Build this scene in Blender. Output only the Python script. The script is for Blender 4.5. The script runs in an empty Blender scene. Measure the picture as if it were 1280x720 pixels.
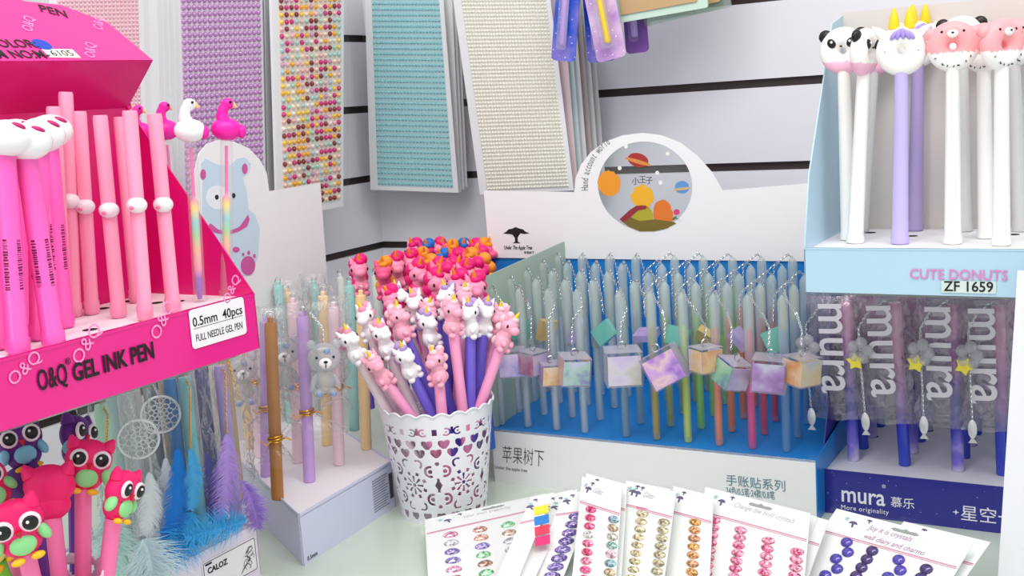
import bpy, math, random
from math import sin, cos, pi, radians, atan2, sqrt
from mathutils import Vector as V, Matrix as Mx, noise
random.seed(7)
SC = bpy.context.scene
COL = SC.collection
# ---------------------------------------------------------------- camera
F, PITCH, ROLL, CZ = 1430., radians(9.4), radians(3.8), .43
fw = V((0, cos(PITCH), -sin(PITCH)))
_u = V((0, sin(PITCH), cos(PITCH)))
rt = cos(ROLL) * V((1, 0, 0)) - sin(ROLL) * _u
up = sin(ROLL) * V((1, 0, 0)) + cos(ROLL) * _u
CP = V((0, 0, CZ))
cd = bpy.data.cameras.new('camera'); cam = bpy.data.objects.new('camera', cd); COL.objects.link(cam)
cd.sensor_width = 36; cd.lens = F / 1280 * 36; cd.clip_start = .02
cam.matrix_world = Mx(((rt.x, up.x, -fw.x, 0), (rt.y, up.y, -fw.y, 0), (rt.z, up.z, -fw.z, CZ), (0, 0, 0, 1)))
SC.camera = cam
# ---------------------------------------------------------------- world, lamps, exposure
w = bpy.data.worlds.new('shop_light'); SC.world = w; w.use_nodes = True
w.node_tree.nodes['Background'].inputs[0].default_value = (.97, .985, 1, 1)
w.node_tree.nodes['Background'].inputs[1].default_value = .78
def area(name, loc, tgt, sx, sy, e, c=(1, 1, 1)):
    l = bpy.data.lights.new(name, 'AREA'); l.shape = 'RECTANGLE'; l.size = sx; l.size_y = sy; l.energy = e; l.color = c
    o = bpy.data.objects.new(name, l); COL.objects.link(o); o.location = loc
    o.rotation_euler = (V(tgt) - V(loc)).to_track_quat('-Z', 'Y').to_euler()
area('ceiling_lamp', (.2, .15, 1.75), (.05, 1.3, .1), 1.6, .5, 17, (1, .98, .95))
area('ceiling_lamp', (-.9, -.3, 1.6), (-.1, 1.2, .2), .5, 1.4, 7, (1, .96, .98))
vs = SC.view_settings
vs.view_transform = 'Standard'; vs.look = 'None'; vs.gamma = 1; vs.use_curve_mapping = False; vs.exposure = .22
SC.display_settings.display_device = 'sRGB'
SC.cycles.max_bounces = 8; SC.cycles.transparent_max_bounces = 24
# ---------------------------------------------------------------- helpers: rays from photo pixels to real planes
def ray(x, y): return fw + (x - 640) / F * rt - (y - 360) / F * up
def onz(x, y, z):
    d = ray(x, y); return CP + d * ((z - CZ) / d.z)
def onp(x, y, p, n):
    d = ray(x, y); return CP + d * ((p - CP).dot(n) / d.dot(n))
def hd(a): a = radians(a); return V((sin(a), cos(a), 0))
Z = V((0, 0, 1))
def frame(o, x, y=None, z=None):
    x = V(x).normalized()
    if z is None: z = x.cross(V(y)).normalized()
    z = V(z).normalized(); y = z.cross(x).normalized()
    m = Mx((x, y, z)).transposed().to_4x4(); m.translation = o; return m
# ---------------------------------------------------------------- materials
def lin(c):
    return tuple(((v / 255) / 12.92 if v / 255 <= .04045 else ((v / 255 + .055) / 1.055) ** 2.4) for v in c[:3]) + (1,)
MC = {}
def mat(name, c, rough=.5, metal=0, alpha=1, coat=0, bump=0, bscale=200, sss=0, var=0, trans=0, ior=1.45):
    if name in MC: return MC[name]
    m = bpy.data.materials.new(name); m.use_nodes = True; MC[name] = m
    nt = m.node_tree; b = nt.nodes['Principled BSDF']
    b.inputs['Base Color'].default_value = lin(c); b.inputs['Roughness'].default_value = rough
    b.inputs['Metallic'].default_value = metal; b.inputs['Alpha'].default_value = alpha
    b.inputs['Coat Weight'].default_value = coat; b.inputs['Coat Roughness'].default_value = .08
    b.inputs['Transmission Weight'].default_value = trans; b.inputs['IOR'].default_value = ior
    tc = nt.nodes.new('ShaderNodeTexCoord')
    if var:
        n = nt.nodes.new('ShaderNodeTexNoise'); n.inputs['Scale'].default_value = 18; n.inputs['Detail'].default_value = 4
        nt.links.new(tc.outputs['Object'], n.inputs['Vector'])
        h = nt.nodes.new('ShaderNodeMapRange'); h.inputs[3].default_value = 1 - var; h.inputs[4].default_value = 1 + var * .4
        nt.links.new(n.outputs['Fac'], h.inputs[0])
        x = nt.nodes.new('ShaderNodeVectorMath'); x.operation = 'SCALE'; x.inputs[0].default_value = lin(c)[:3]
        nt.links.new(h.outputs[0], x.inputs['Scale']); nt.links.new(x.outputs[0], b.inputs['Base Color'])
    if bump:
        n = nt.nodes.new('ShaderNodeTexNoise'); n.inputs['Scale'].default_value = bscale
        nt.links.new(tc.outputs['Object'], n.inputs['Vector'])
        q = nt.nodes.new('ShaderNodeBump'); q.inputs['Strength'].default_value = bump; q.inputs['Distance'].default_value = .001
        nt.links.new(n.outputs['Fac'], q.inputs['Height']); nt.links.new(q.outputs[0], b.inputs['Normal'])
    return m
def ramp_mat(name, stops, mode='z', lo=0, hi=1, rough=.4, metal=0, nscale=60, namt=0, alpha=1, coat=.3, rnd=False, speck=0):
    """colour running along the object's z (or a noise) through stops; pos/rgb pairs"""
    if name in MC: return MC[name]
    m = bpy.data.materials.new(name); m.use_nodes = True; MC[name] = m
    nt = m.node_tree; b = nt.nodes['Principled BSDF']; L = nt.links.new; N = nt.nodes.new
    b.inputs['Roughness'].default_value = rough; b.inputs['Metallic'].default_value = metal
    b.inputs['Alpha'].default_value = alpha; b.inputs['Coat Weight'].default_value = coat
    tc = N('ShaderNodeTexCoord'); sp = N('ShaderNodeSeparateXYZ'); L(tc.outputs['Object'], sp.inputs[0])
    mr = N('ShaderNodeMapRange'); mr.inputs[1].default_value = lo; mr.inputs[2].default_value = hi
    L(sp.outputs['Z'], mr.inputs[0])
    no = N('ShaderNodeTexNoise'); no.inputs['Scale'].default_value = nscale; no.inputs['Detail'].default_value = 3; no.noise_dimensions = '4D'
    L(tc.outputs['Object'], no.inputs['Vector'])
    if rnd:
        oi = N('ShaderNodeObjectInfo'); mu = N('ShaderNodeMath'); mu.operation = 'MULTIPLY'; mu.inputs[1].default_value = 37
        L(oi.outputs['Random'], mu.inputs[0]); L(mu.outputs[0], no.inputs['W'])
    a = N('ShaderNodeMath'); a.operation = 'MULTIPLY_ADD'; a.inputs[1].default_value = namt; a.inputs[2].default_value = -namt / 2
    L(no.outputs['Fac'], a.inputs[0])
    s = N('ShaderNodeMath'); s.operation = 'ADD'
    if mode == 'z': L(mr.outputs[0], s.inputs[0])
    else: s.inputs[0].default_value = .5
    L(a.outputs[0], s.inputs[1])
    r = N('ShaderNodeValToRGB'); e = r.color_ramp.elements
    while len(e) < len(stops): e.new(.5)
    for i, (p, c) in enumerate(stops): e[i].position = p; e[i].color = lin(c)
    L(s.outputs[0], r.inputs[0]); out = r.outputs[0]
    if speck:
        vo = N('ShaderNodeTexVoronoi'); vo.inputs['Scale'].default_value = speck; L(tc.outputs['Object'], vo.inputs['Vector'])
        lt = N('ShaderNodeMath'); lt.operation = 'LESS_THAN'; lt.inputs[1].default_value = .12; L(vo.outputs['Distance'], lt.inputs[0])
        mi = N('ShaderNodeMix'); mi.data_type = 'RGBA'; L(lt.outputs[0], mi.inputs[0]); L(out, mi.inputs[6]); mi.inputs[7].default_value = (1, 1, 1, 1)
        out = mi.outputs[2]
    L(out, b.inputs['Base Color'])
    return m
def film(name, c=(255, 255, 255), amt=.1, crinkle=.5, scale=90, fres=.5):
    """thin clear plastic: mostly see-through, glossy where it turns away or creases"""
    if name in MC: return MC[name]
    m = bpy.data.materials.new(name); m.use_nodes = True; MC[name] = m
    nt = m.node_tree; N = nt.nodes.new; L = nt.links.new; nt.nodes.clear()
    out = N('ShaderNodeOutputMaterial'); t = N('ShaderNodeBsdfTransparent'); t.inputs[0].default_value = lin(c)
    g = N('ShaderNodeBsdfGlossy'); g.inputs['Roughness'].default_value = .12
    d = N('ShaderNodeBsdfDiffuse'); d.inputs[0].default_value = lin(c)
    mg = N('ShaderNodeMixShader'); mg.inputs[0].default_value = .45; L(g.outputs[0], mg.inputs[1]); L(d.outputs[0], mg.inputs[2])
    fr = N('ShaderNodeLayerWeight'); fr.inputs[0].default_value = fres * .5
    tc = N('ShaderNodeTexCoord'); no = N('ShaderNodeTexNoise'); no.inputs['Scale'].default_value = scale; no.inputs['Detail'].default_value = 2; no.inputs['Distortion'].default_value = 1.5
    L(tc.outputs['Object'], no.inputs['Vector'])
    bp = N('ShaderNodeBump'); bp.inputs['Strength'].default_value = crinkle; bp.inputs['Distance'].default_value = .004
    L(no.outputs['Fac'], bp.inputs['Height'])
    for x in (g, fr): L(bp.outputs[0], x.inputs['Normal'])
    ma = N('ShaderNodeMath'); ma.operation = 'MULTIPLY_ADD'; ma.inputs[1].default_value = .55; ma.inputs[2].default_value = amt
    L(fr.outputs['Fresnel'], ma.inputs[0])
    mx = N('ShaderNodeMixShader'); L(ma.outputs[0], mx.inputs[0]); L(t.outputs[0], mx.inputs[1]); L(mg.outputs[0], mx.inputs[2])
    L(mx.outputs[0], out.inputs[0])
    return m
WHITE = mat('white_card', (238, 239, 240), .45, var=.02)
BLACK = mat('black_ink', (18, 16, 20), .5)
CHROME = mat('chrome_metal', (205, 210, 212), .22, 1)
GOLD = mat('gold_foil', (214, 160, 60), .3, .8)
BAG = film('clear_bag', (252, 252, 252), .04, .7, 60, .36)
CLEAR = film('clear_acrylic', (244, 250, 248), .05, 0, 50, .5)
# ---------------------------------------------------------------- mesh builder
class MB:
    def __init__(s): s.v = []; s.f = []; s.m = []; s.sm = []
    def add(s, vs, fs, mi=0, sm=True, M=None):
        o = len(s.v)
        for p in vs:
            p = V(p); s.v.append(M @ p if M else p)
        for f in fs: s.f.append([o + i for i in f]); s.m.append(mi); s.sm.append(sm)
    def box(s, lo, hi, mi=0, M=None):
        x0, y0, z0 = lo; x1, y1, z1 = hi
        vs = [(x0, y0, z0), (x1, y0, z0), (x1, y1, z0), (x0, y1, z0), (x0, y0, z1), (x1, y0, z1), (x1, y1, z1), (x0, y1, z1)]
        s.add(vs, [(0, 3, 2, 1), (4, 5, 6, 7), (0, 1, 5, 4), (1, 2, 6, 5), (2, 3, 7, 6), (3, 0, 4, 7)], mi, False, M); return s
    def slab(s, quad, t, mi=0):
        """thick sheet from a 3D polygon, pushed by vector t"""
        n = len(quad); vs = [V(q) for q in quad] + [V(q) + V(t) for q in quad]
        fs = [list(range(n))[::-1], list(range(n, 2 * n))] + [(i, (i + 1) % n, n + (i + 1) % n, n + i) for i in range(n)]
        s.add(vs, fs, mi, False); return s
    def ell(s, c, r, mi=0, n=14, k=9, M=None, R=None):
        if not hasattr(r, '__len__'): r = (r, r, r)
        vs = []; fs = []
        for j in range(k + 1):
            a = pi * j / k
            for i in range(n):
                b = 2 * pi * i / n
                p = V((r[0] * sin(a) * cos(b), r[1] * sin(a) * sin(b), r[2] * cos(a)))
                if R: p = R @ p
                vs.append(p + V(c))
        for j in range(k):
            for i in range(n):
                i2 = (i + 1) % n; fs.append((j * n + i, (j + 1) * n + i, (j + 1) * n + i2, j * n + i2))
        s.add(vs, fs, mi, True, M); return s
    def lathe(s, prof, mi=0, n=16, M=None, cap=True):
        vs = []; fs = []
        for r, z in prof:
            for i in range(n): b = 2 * pi * i / n; vs.append((r * cos(b), r * sin(b), z))
        for j in range(len(prof) - 1):
            for i in range(n):
                i2 = (i + 1) % n; fs.append((j * n + i, j * n + i2, (j + 1) * n + i2, (j + 1) * n + i))
        if cap:
            fs.append(list(range(n))[::-1]); k = (len(prof) - 1) * n; fs.append(list(range(k, k + n)))
        s.add(vs, fs, mi, True, M); return s
    def tube(s, pts, r, mi=0, n=8, closed=False, cap=True):
        pts = [V(p) for p in pts]; L = len(pts); vs = []; fs = []; prev = None
        for i, p in enumerate(pts):
            a = pts[(i - 1) % L] if closed or i else p; b = pts[(i + 1) % L] if closed or i < L - 1 else p
            t = (b - a).normalized() if (b - a).length > 1e-9 else Z
            if prev is None: x = t.orthogonal().normalized()
            else: x = (prev - t * prev.dot(t)); x = x.normalized() if x.length > 1e-6 else t.orthogonal().normalized()
            prev = x; y = t.cross(x); rr = r[i] if hasattr(r, '__len__') else r
            for k in range(n): q = 2 * pi * k / n; vs.append(p + x * rr * cos(q) + y * rr * sin(q))
        for i in range(L if closed else L - 1):
            j = (i + 1) % L
            for k in range(n): k2 = (k + 1) % n; fs.append((i * n + k, i * n + k2, j * n + k2, j * n + k))
        if not closed and cap: fs.append(list(range(n))[::-1]); fs.append(list(range((L - 1) * n, L * n)))
        s.add(vs, fs, mi, True); return s
    def mesh(s, name, mats):
        me = bpy.data.meshes.new(name); me.from_pydata([tuple(p) for p in s.v], [], s.f); me.update()
        for m in (mats if isinstance(mats, (list, tuple)) else [mats]): me.materials.append(m)
        for p, mi, sm in zip(me.polygons, s.m, s.sm): p.material_index = mi; p.use_smooth = sm
        try: me.set_sharp_from_angle(angle=radians(42))
        except Exception: pass
        return me
    def obj(s, name, mats, parent=None, M=None): return link(name, s.mesh(name, mats), parent, M)
def link(name, me, parent=None, M=None, label=None):
    o = bpy.data.objects.new(name, me); COL.objects.link(o)
    if parent is not None: o.parent = parent
    if M is not None: o.matrix_basis = M
    if label: o['label'] = label
    return o
def thing(name, label, cat, M=None, group=None):
    o = bpy.data.objects.new(name, None); COL.objects.link(o); o.empty_display_size = .02
    if M is not None: o.matrix_world = M
    o['label'] = label; o['category'] = cat
    if group: o['group'] = group
    return o
def tag(o, label, cat, group=None):
    o['label'] = label; o['category'] = cat
    if group: o['group'] = group
    return o
def dup(root, M, label, group=None):
    r = root.copy(); COL.objects.link(r); r.matrix_world = M; r['label'] = label
    if group: r['group'] = group
    for ch in root.children:
        c = ch.copy(); COL.objects.link(c); c.parent = r
        for g in ch.children:
            d = g.copy(); COL.objects.link(d); d.parent = c
    return r
def curve_mesh(cu, M=None):
    o = bpy.data.objects.new('tmp', cu); me = bpy.data.meshes.new_from_object(o)
    bpy.data.objects.remove(o); bpy.data.curves.remove(cu); return me
def text(body, M, size, m, parent, name='printed_lettering', align='LEFT', sx=1, shear=0, weight=0, space=1, th=.00012):
    cu = bpy.data.curves.new(name, 'FONT'); cu.body = body; cu.size = size; cu.align_x = align; cu.extrude = th
    cu.shear = shear; cu.offset = weight * size; cu.space_character = space; cu.resolution_u = 3
    me = curve_mesh(cu); me.name = name; me.materials.clear(); me.materials.append(m)
    return link(name, me, parent, M @ Mx.Diagonal((sx, 1, 1, 1)))
def flat(name, outlines, M, m, parent, th=.0003):
    """filled 2D outlines (holes by even-odd) with thickness, in frame M (x right, y up, z towards the viewer)"""
    cu = bpy.data.curves.new(name, 'CURVE'); cu.dimensions = '2D'; cu.fill_mode = 'BOTH'; cu.extrude = th
    for o in outlines:
        s = cu.splines.new('POLY'); s.points.add(len(o) - 1); s.use_cyclic_u = True
        for p, q in zip(s.points, o): p.co = (q[0], q[1], 0, 1)
    me = curve_mesh(cu); me.name = name; me.materials.clear(); me.materials.append(m)
    return link(name, me, parent, M)
def circ(cx, cy, rx, ry=None, n=28, a0=0, rot=0):
    ry = rx if ry is None else ry; out = []
    for i in range(n):
        t = 2 * pi * i / n + a0; x, y = rx * cos(t), ry * sin(t)
        out.append((cx + x * cos(rot) - y * sin(rot), cy + x * sin(rot) + y * cos(rot)))
    return out
def at(x, y=0, z=0): return Mx.Translation((x, y, z))
RX = Mx.Rotation(pi / 2, 4, 'X')      # lays the (x,y) plane of a print upright on a front face (y up -> z, z -> -y)
def stick_frame(b, t, spin=0):
    """pen frame: origin at the base b, z towards t, local -y looks at the camera, then spun"""
    z = (t - b).normalized(); y = (b - CP); y = (y - z * y.dot(z)).normalized(); x = y.cross(z)
    m = Mx((x, y, z)).transposed().to_4x4(); m.translation = b
    return m @ Mx.Rotation(spin, 4, 'Z')
ORD = ['first', 'second', 'third', 'fourth', 'fifth', 'sixth', 'seventh', 'eighth', 'ninth', 'tenth', 'eleventh', 'twelfth']
# ================================================================ SETTING
UXR, UYR = hd(120), hd(30)            # right wall: along, and into the wall
UXL, UYL = hd(30), hd(-60)            # left wall: along, and into the wall
K = CP + ray(470, 200) * 1.83; K.z = 0
SLAT = mat('white_slat_board', (226, 225, 231), .35, coat=.15, var=.03)
GROOVE = mat('dark_brown_groove', (52, 40, 38), .6)
def slatwall(name, o, ux, uy, x0, x1):
    mb = MB(); g = .011; n = -uy * 1
    zs = [-.117, -.008, .101, .210, .319, .428, .537, .646, .755]
    def P(x, d, z): return o + ux * x + uy * d + Z * z
    for a, b in zip(zs[:-1], zs[1:]):
        a2, b2 = a + g / 2, b - g / 2
        mb.slab([P(x0, 0, a2), P(x1, 0, a2), P(x1, 0, b2), P(x0, 0, b2)], uy * .006, 0)
    for z in zs:
        mb.slab([P(x0, .006, z - .012), P(x1, .006, z - .012), P(x1, .006, z + .012), P(x0, .006, z + .012)], uy * .01, 1)
    ob = mb.obj(name, [SLAT, GROOVE]); ob['kind'] = 'structure'; return ob
slatwall('wall_right', K, UXR, UYR, -.02, 1.15)
slatwall('wall_left', K, UXL, UYL, -1.25, .0001)
mb = MB()
mb.box((-1.1, .35, -.02), (1.2, 2.1, 0))
sh = mb.obj('floor', mat('pale_green_white_laminate', (206, 219, 203), .25, coat=.3, var=.02)); sh['kind'] = 'structure'
# ================================================================ BEAD STICKER SHEETS ON THE WALLS
def sheet(name, label, q, off, wall, cols, rows, mg, cmat, brad, tint=None, group=None, layers=0, ltint=None, lstep=(.004, .01), vis=True, hang=.03):
    ux, uy = (UXR, UYR) if wall == 'R' else (UXL, UYL)
    P0 = K - uy * off
    tl, tr, br, bl = [onp(x, y, P0, uy) for x, y in q]
    root = thing(name, label, 'sticker sheet', frame(bl, ux, Z, -uy), group)
    inv = root.matrix_world.inverted(); c = [inv @ p for p in (bl, br, tr, tl)]
    MB().slab([p + V((0, 0, -.0012)) for p in c], (0, 0, .0012)).obj('backing_card', mat('sheet_card', (240, 241, 243), .3, coat=.3), root)
    if cols and tint:
        def bl(u, v): return (c[0] * (1 - u) + c[1] * u) * (1 - v) + (c[3] * (1 - u) + c[2] * u) * v
        MB().slab([bl(mg[0], mg[1]), bl(1 - mg[2], mg[1]), bl(1 - mg[2], 1 - mg[3]), bl(mg[0], 1 - mg[3])], (0, 0, .0003)).obj('tinted_film', mat('tint_%d_%d_%d' % tint, tint, .35, coat=.3), root)
    if cols:
        mb = MB(); h = []
        for j in range(rows):
            v = mg[1] + (1 - mg[1] - mg[3]) * (j + .5) / rows
            for i in range(cols):
                u = mg[0] + (1 - mg[0] - mg[2]) * (i + .5) / cols
                p = (c[0] * (1 - u) + c[1] * u) * (1 - v) + (c[3] * (1 - u) + c[2] * u) * v
                mb.ell(p + V((0, 0, brad * .25)), brad, random.choices(range(len(cmat)), weights=[14, 16, 14, 9, 10, 10, 8, 10, 7, 6], k=1)[0] if len(cmat) > 1 else 0, 8, 6)
        o = mb.obj('pearl_beads', cmat, root); o['kind'] = 'stuff'
    # thin clear sleeve just over the beads
    g = .004
    mb = MB(); zz = brad * 1.5 + .001
    mb.add([c[0] + V((-g, -g, zz)), c[1] + V((g, -g, zz)), c[2] + V((g, 0, zz)), c[3] + V((-g, 0, zz))], [(0, 1, 2, 3)], 0, False)
    mb.obj('clear_sleeve', film('sleeve_film', (252, 252, 252), .02, .12, 30, .25), root)
    # peg hook holding the sheet
    if not cols: return root
    w = (c[0].x + c[1].x) / 2; tp = max(p.y for p in c)
    hk = MB().tube([(w, tp - .01, -off + .0), (w, tp - .01, .012), (w, tp - .004, .02)], .0022, 0, 8).obj('wire_peg_hook', CHROME)
    hk.matrix_world = root.matrix_world.copy()
    tag(hk, 'wire peg hook holding the ' + ' '.join(label.split(' sheet')[0].split()[:5]) + ' sheet', 'hook')
    return root
PURP = mat('purple_pearl', (204, 156, 210), .22, .25, coat=.6)
CYAN = mat('aqua_pearl', (140, 203, 212), .22, .2, coat=.6)
IVORY = mat('ivory_pearl', (246, 244, 232), .22, .1, coat=.6)
PINKP = mat('pale_pink_pearl', (246, 200, 212), .25, .1, coat=.5)
MULTI = [mat('bead_' + n, c, .22, .1, coat=.6) for n, c in dict(maroon=(140, 32, 40), magenta=(214, 30, 130), yellow=(250, 184, 30),
         cream=(246, 232, 200), blush=(246, 200, 196), mint=(176, 226, 208), mauve=(208, 160, 196), gold=(252, 214, 80), aqua=(180, 216, 220), white=(245, 240, 232)).items()]
# left wall
sheet('bead_sheet', 'pale pink bead sticker sheet at far left, mostly hidden by the magenta pen box', [(60, -40), (178, -40), (186, 300), (84, 310)], .10, 'L', 20, 60, (.06, .05, .06, .05), [PINKP], .0021, (248, 222, 226))
for i in range(4):
    sheet('bead_sheet', f'plain white edge of sticker sheet between pink and purple sheets, {ORD[i]} from the left', [(168 + i * 7, -40), (196 + i * 7, -40), (204 + i * 7, 290), (175 + i * 7, 300)], .075 + .006 * (3 - i), 'L', 0, 0, None, None, .001)
sheet('bead_sheet', 'purple pearl bead sticker sheet with rows of lilac half beads', [(208, -40), (327, -40), (333, 282), (218, 300)], .06, 'L', 16, 36, (.12, .05, .03, .03), [PURP], .0036, (240, 222, 238))
for i in range(2):
    sheet('bead_sheet', ['white sticker sheet edge just left of the multicoloured bead sheet', 'white sticker sheet seen edge-on touching the purple bead sheet'][i], [(330 - i * 7, -40), (420 - i * 7, -40), (424 - i * 7, 240), (336 - i * 7, 262)], .05 - .006 * i, 'L', 0, 0, None, None, .001)
sheet('bead_sheet', 'multicoloured bead sticker sheet with maroon, magenta and yellow beads', [(336, -40), (430, -40), (429, 258), (345, 274)], .07, 'L', 13, 33, (.1, .03, .05, .03), MULTI, .0037, (242, 232, 222))
# right wall
for i in range(3):
    sheet('bead_sheet', f'clear edged sheet behind the aqua bead sheet, {ORD[i]} from the front', [(459 + i * 3, -40), (563 + i * 4, -40), (576 + i * 4, 240 - i * 3), (466 + i * 4, 238 - i * 3)], .045 - .008 * i, 'R', 0, 0, None, None, .001)
sheet('bead_sheet', 'aqua blue pearl bead sticker sheet hanging left on the right wall', [(455, -40), (551, -40), (573, 241), (463, 237)], .06, 'R', 22, 39, (.09, .02, .05, .02), [CYAN], .0022, (176, 216, 220))
TN = [('pinkish white', (236, 214, 218)), ('pale aqua', (206, 224, 226)), ('white', (238, 238, 238)), ('brownish grey', (190, 176, 174)), ('grey white', (226, 228, 228)), ('milky', (216, 214, 214))]
for i in range(6):
    o = sheet('bead_sheet', f'{TN[i][0]} edge of bead sheet fanned behind the ivory bead sheet, {ORD[i]} from the left', [(600 + i * 7, -40), (700 + i * 7, -40), (722 + i * 7, 232), (640 + i * 6, 236)], .085 - .010 * i, 'R', 0, 0, None, None, .001)
    me = o.children[0].data; me.materials.clear(); me.materials.append(mat('fanned_sheet_' + TN[i][0].replace(' ', '_'), TN[i][1], .35))
sheet('bead_sheet', 'ivory white pearl bead sticker sheet with many fine rows', [(561, -40), (683, -40), (717, 238), (600, 243)], .10, 'R', 28, 58, (.09, .015, .04, .015), [IVORY], .0022, (236, 235, 226))
# blister cards and a hanging pack at the top
def rrect(w, h, r, n=5):
    o = []
    for cx, cy, a in ((w - r, h - r, 0), (r, h - r, pi / 2), (r, r, pi), (w - r, r, 3 * pi / 2)):
        for i in range(n + 1): t = a + pi / 2 * i / n; o.append((cx + r * cos(t), cy + r * sin(t)))
    return o
def blister(label, px, ang, wd, ht, cm, penm, off, penx=.5):
    p = onp(px[0], px[1], K - UYR * off, UYR)
    M = frame(p, UXR, Z, -UYR) @ Mx.Rotation(ang, 4, 'Z')
    r = thing('carded_pen', label, 'pen pack', M)
    flat('backing_card', [rrect(wd, ht, .006)], Mx(), cm, r, .0005)
    flat('blister', [rrect(wd * .42, ht - .014, .005)], at(wd * penx - wd * .21, .014, .009), film('blister_film', (250, 250, 255), .12, .1, 30, .6), r, .0003)
    MB().lathe([(.003, 0), (.0045, .003), (.0045, .1), (.004, .104)], 0, 14).obj('pen', penm, r, at(wd * penx, .02, .006) @ Mx.Rotation(-pi / 2, 4, 'X'))
    return r
galc = ramp_mat('blue_galaxy_card', [(.2, (26, 60, 170)), (.5, (40, 86, 200)), (.75, (130, 120, 210))], 'n', nscale=22, namt=1.6, speck=170, rough=.3)
galp = ramp_mat('purple_galaxy_card', [(.2, (236, 214, 236)), (.5, (208, 176, 220)), (.8, (176, 130, 200))], 'n', nscale=25, namt=1.8, speck=150, rough=.3)
lil = mat('lilac_plastic', (190, 160, 230), .3, coat=.5); yel = mat('yellow_plastic', (248, 210, 60), .3, coat=.5)
blister('purple galaxy blister card, rearmost, peeking right of the yellow pen card', (783, 68), .04, .032, .14, mat('deep_violet_card', (140, 96, 180), .3, var=.2), lil, .10)
blister('blue galaxy blister card behind, between the lilac pen and yellow pen cards', (735, 79), .03, .04, .14, galc, lil, .12)
blister('blue galaxy blister card holding a lilac pen', (689, 75), -.15, .0345, .15, galc, lil, .15)
blister('lilac galaxy blister card holding a yellow pen', (747, 79), .16, .041, .15, galp, yel, .155, .55)
GL = mat('pale_green_edge', (198, 224, 208), .2, coat=.4)
for i, (px, py, a, wd, lab) in enumerate([(806, 33, .12, .115, 'clear pale green edged frame pack hanging top right, rear one'), (767, 30, .07, .125, 'clear frame pack with tan board hanging at top, front one')]):
    p = onp(px, py, K - UYR * (.11 + .03 * i), UYR); r = thing('framed_pack', lab, 'hanging pack', frame(p, UXR, Z, -UYR) @ Mx.Rotation(a, 4, 'Z'))
    flat('clear_frame', [rrect(wd, .12, .003), rrect(wd - .024, .108, .003)] if 0 else [rrect(wd, .12, .003)], at(0, 0, -.002), GL if i else film('green_clear', (214, 230, 220), .3, 0, 30, .6), r, .0015)
    flat('tan_board', [rrect(wd - .024, .11, .002)], at(.012, .009, .001), mat('tan_board', (198, 164, 120), .6, var=.1), r, .0006)
# ================================================================ DISPLAY BOX PARTS
def card_tray(parent, W, D, h, lm, tm, holes=(), th=.0012, rise=0, floor_m=None):
    """front lip, low sides, and the punched tray the pens stand in"""
    MB().box((0, 0, 0), (W, th, h)).obj('front_panel', lm, parent)
    mb = MB(); z = h - .003
    mb.slab([(th, th, z), (W - th, th, z), (W - th, D - th, z + rise), (th, D - th, z + rise)], (0, 0, -.001), 0)
    for hx, hy in holes:
        zz = z + rise * hy / D + .0002
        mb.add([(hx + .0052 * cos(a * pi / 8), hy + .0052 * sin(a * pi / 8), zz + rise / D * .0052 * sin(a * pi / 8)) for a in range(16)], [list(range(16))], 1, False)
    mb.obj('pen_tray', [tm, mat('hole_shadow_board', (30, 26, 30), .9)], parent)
def side(parent, x, poly, m, th=.0012, name='side_panel'):
    return MB().slab([(x, y, z) for y, z in poly], (th, 0, 0)).obj(name, m, parent)
def wall_plate(label, A, ux, uy, x0, x1, d0, d1):
    r = thing('clear_wall_shelf', label, 'shelf', frame(A, ux, uy))
    MB().box((x0, d0, -.004), (x1, d1, -.0002)).obj('acrylic_plate', CLEAR, r)
    for x in (x0 + .03, x1 - .04): MB().box((x, d1 - .12, -.016), (x + .004, d1, -.004)).obj('bracket', WHITE, r)
# ---------------------------------------------------------------- pen parts shared
def pen_body(L, r, m, name='barrel', ring=False, cap=None):
    mb = MB(); p = [(r * .8, 0), (r * .95, .001)]
    if ring: p += [(r * 1.12, .002), (r * 1.12, .010), (r, .011)]
    p += [(r, L - .002), (r * .9, L)]
    mb.lathe(p, 0, 16); return mb.mesh(name, m)
def chain_mesh(pts, m, link_l=.0034, r=.00035, name='chain'):
    """alternating oval links along a polyline"""
    mb = MB(); seg = []; pts = [V(p) for p in pts]
    d = 0; tot = sum((b - a).length for a, b in zip(pts, pts[1:])); n = max(2, int(tot / (link_l * .72)))
    def pos(s):
        for a, b in zip(pts, pts[1:]):
            l = (b - a).length
            if s <= l + 1e-9: return a + (b - a) * (s / l), (b - a).normalized()
            s -= l
        return pts[-1], (pts[-1] - pts[-2]).normalized()
    for i in range(n):
        p, t = pos(tot * (i + .5) / n); x = t.orthogonal().normalized()
        if i % 2: x = t.cross(x)
        mb.tube([p + t * (link_l * .5 * cos(a * pi / 4)) + x * (link_l * .3 * sin(a * pi / 4)) for a in range(8)], r, 0, 4, closed=True)
    return mb.mesh(name, m)
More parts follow.
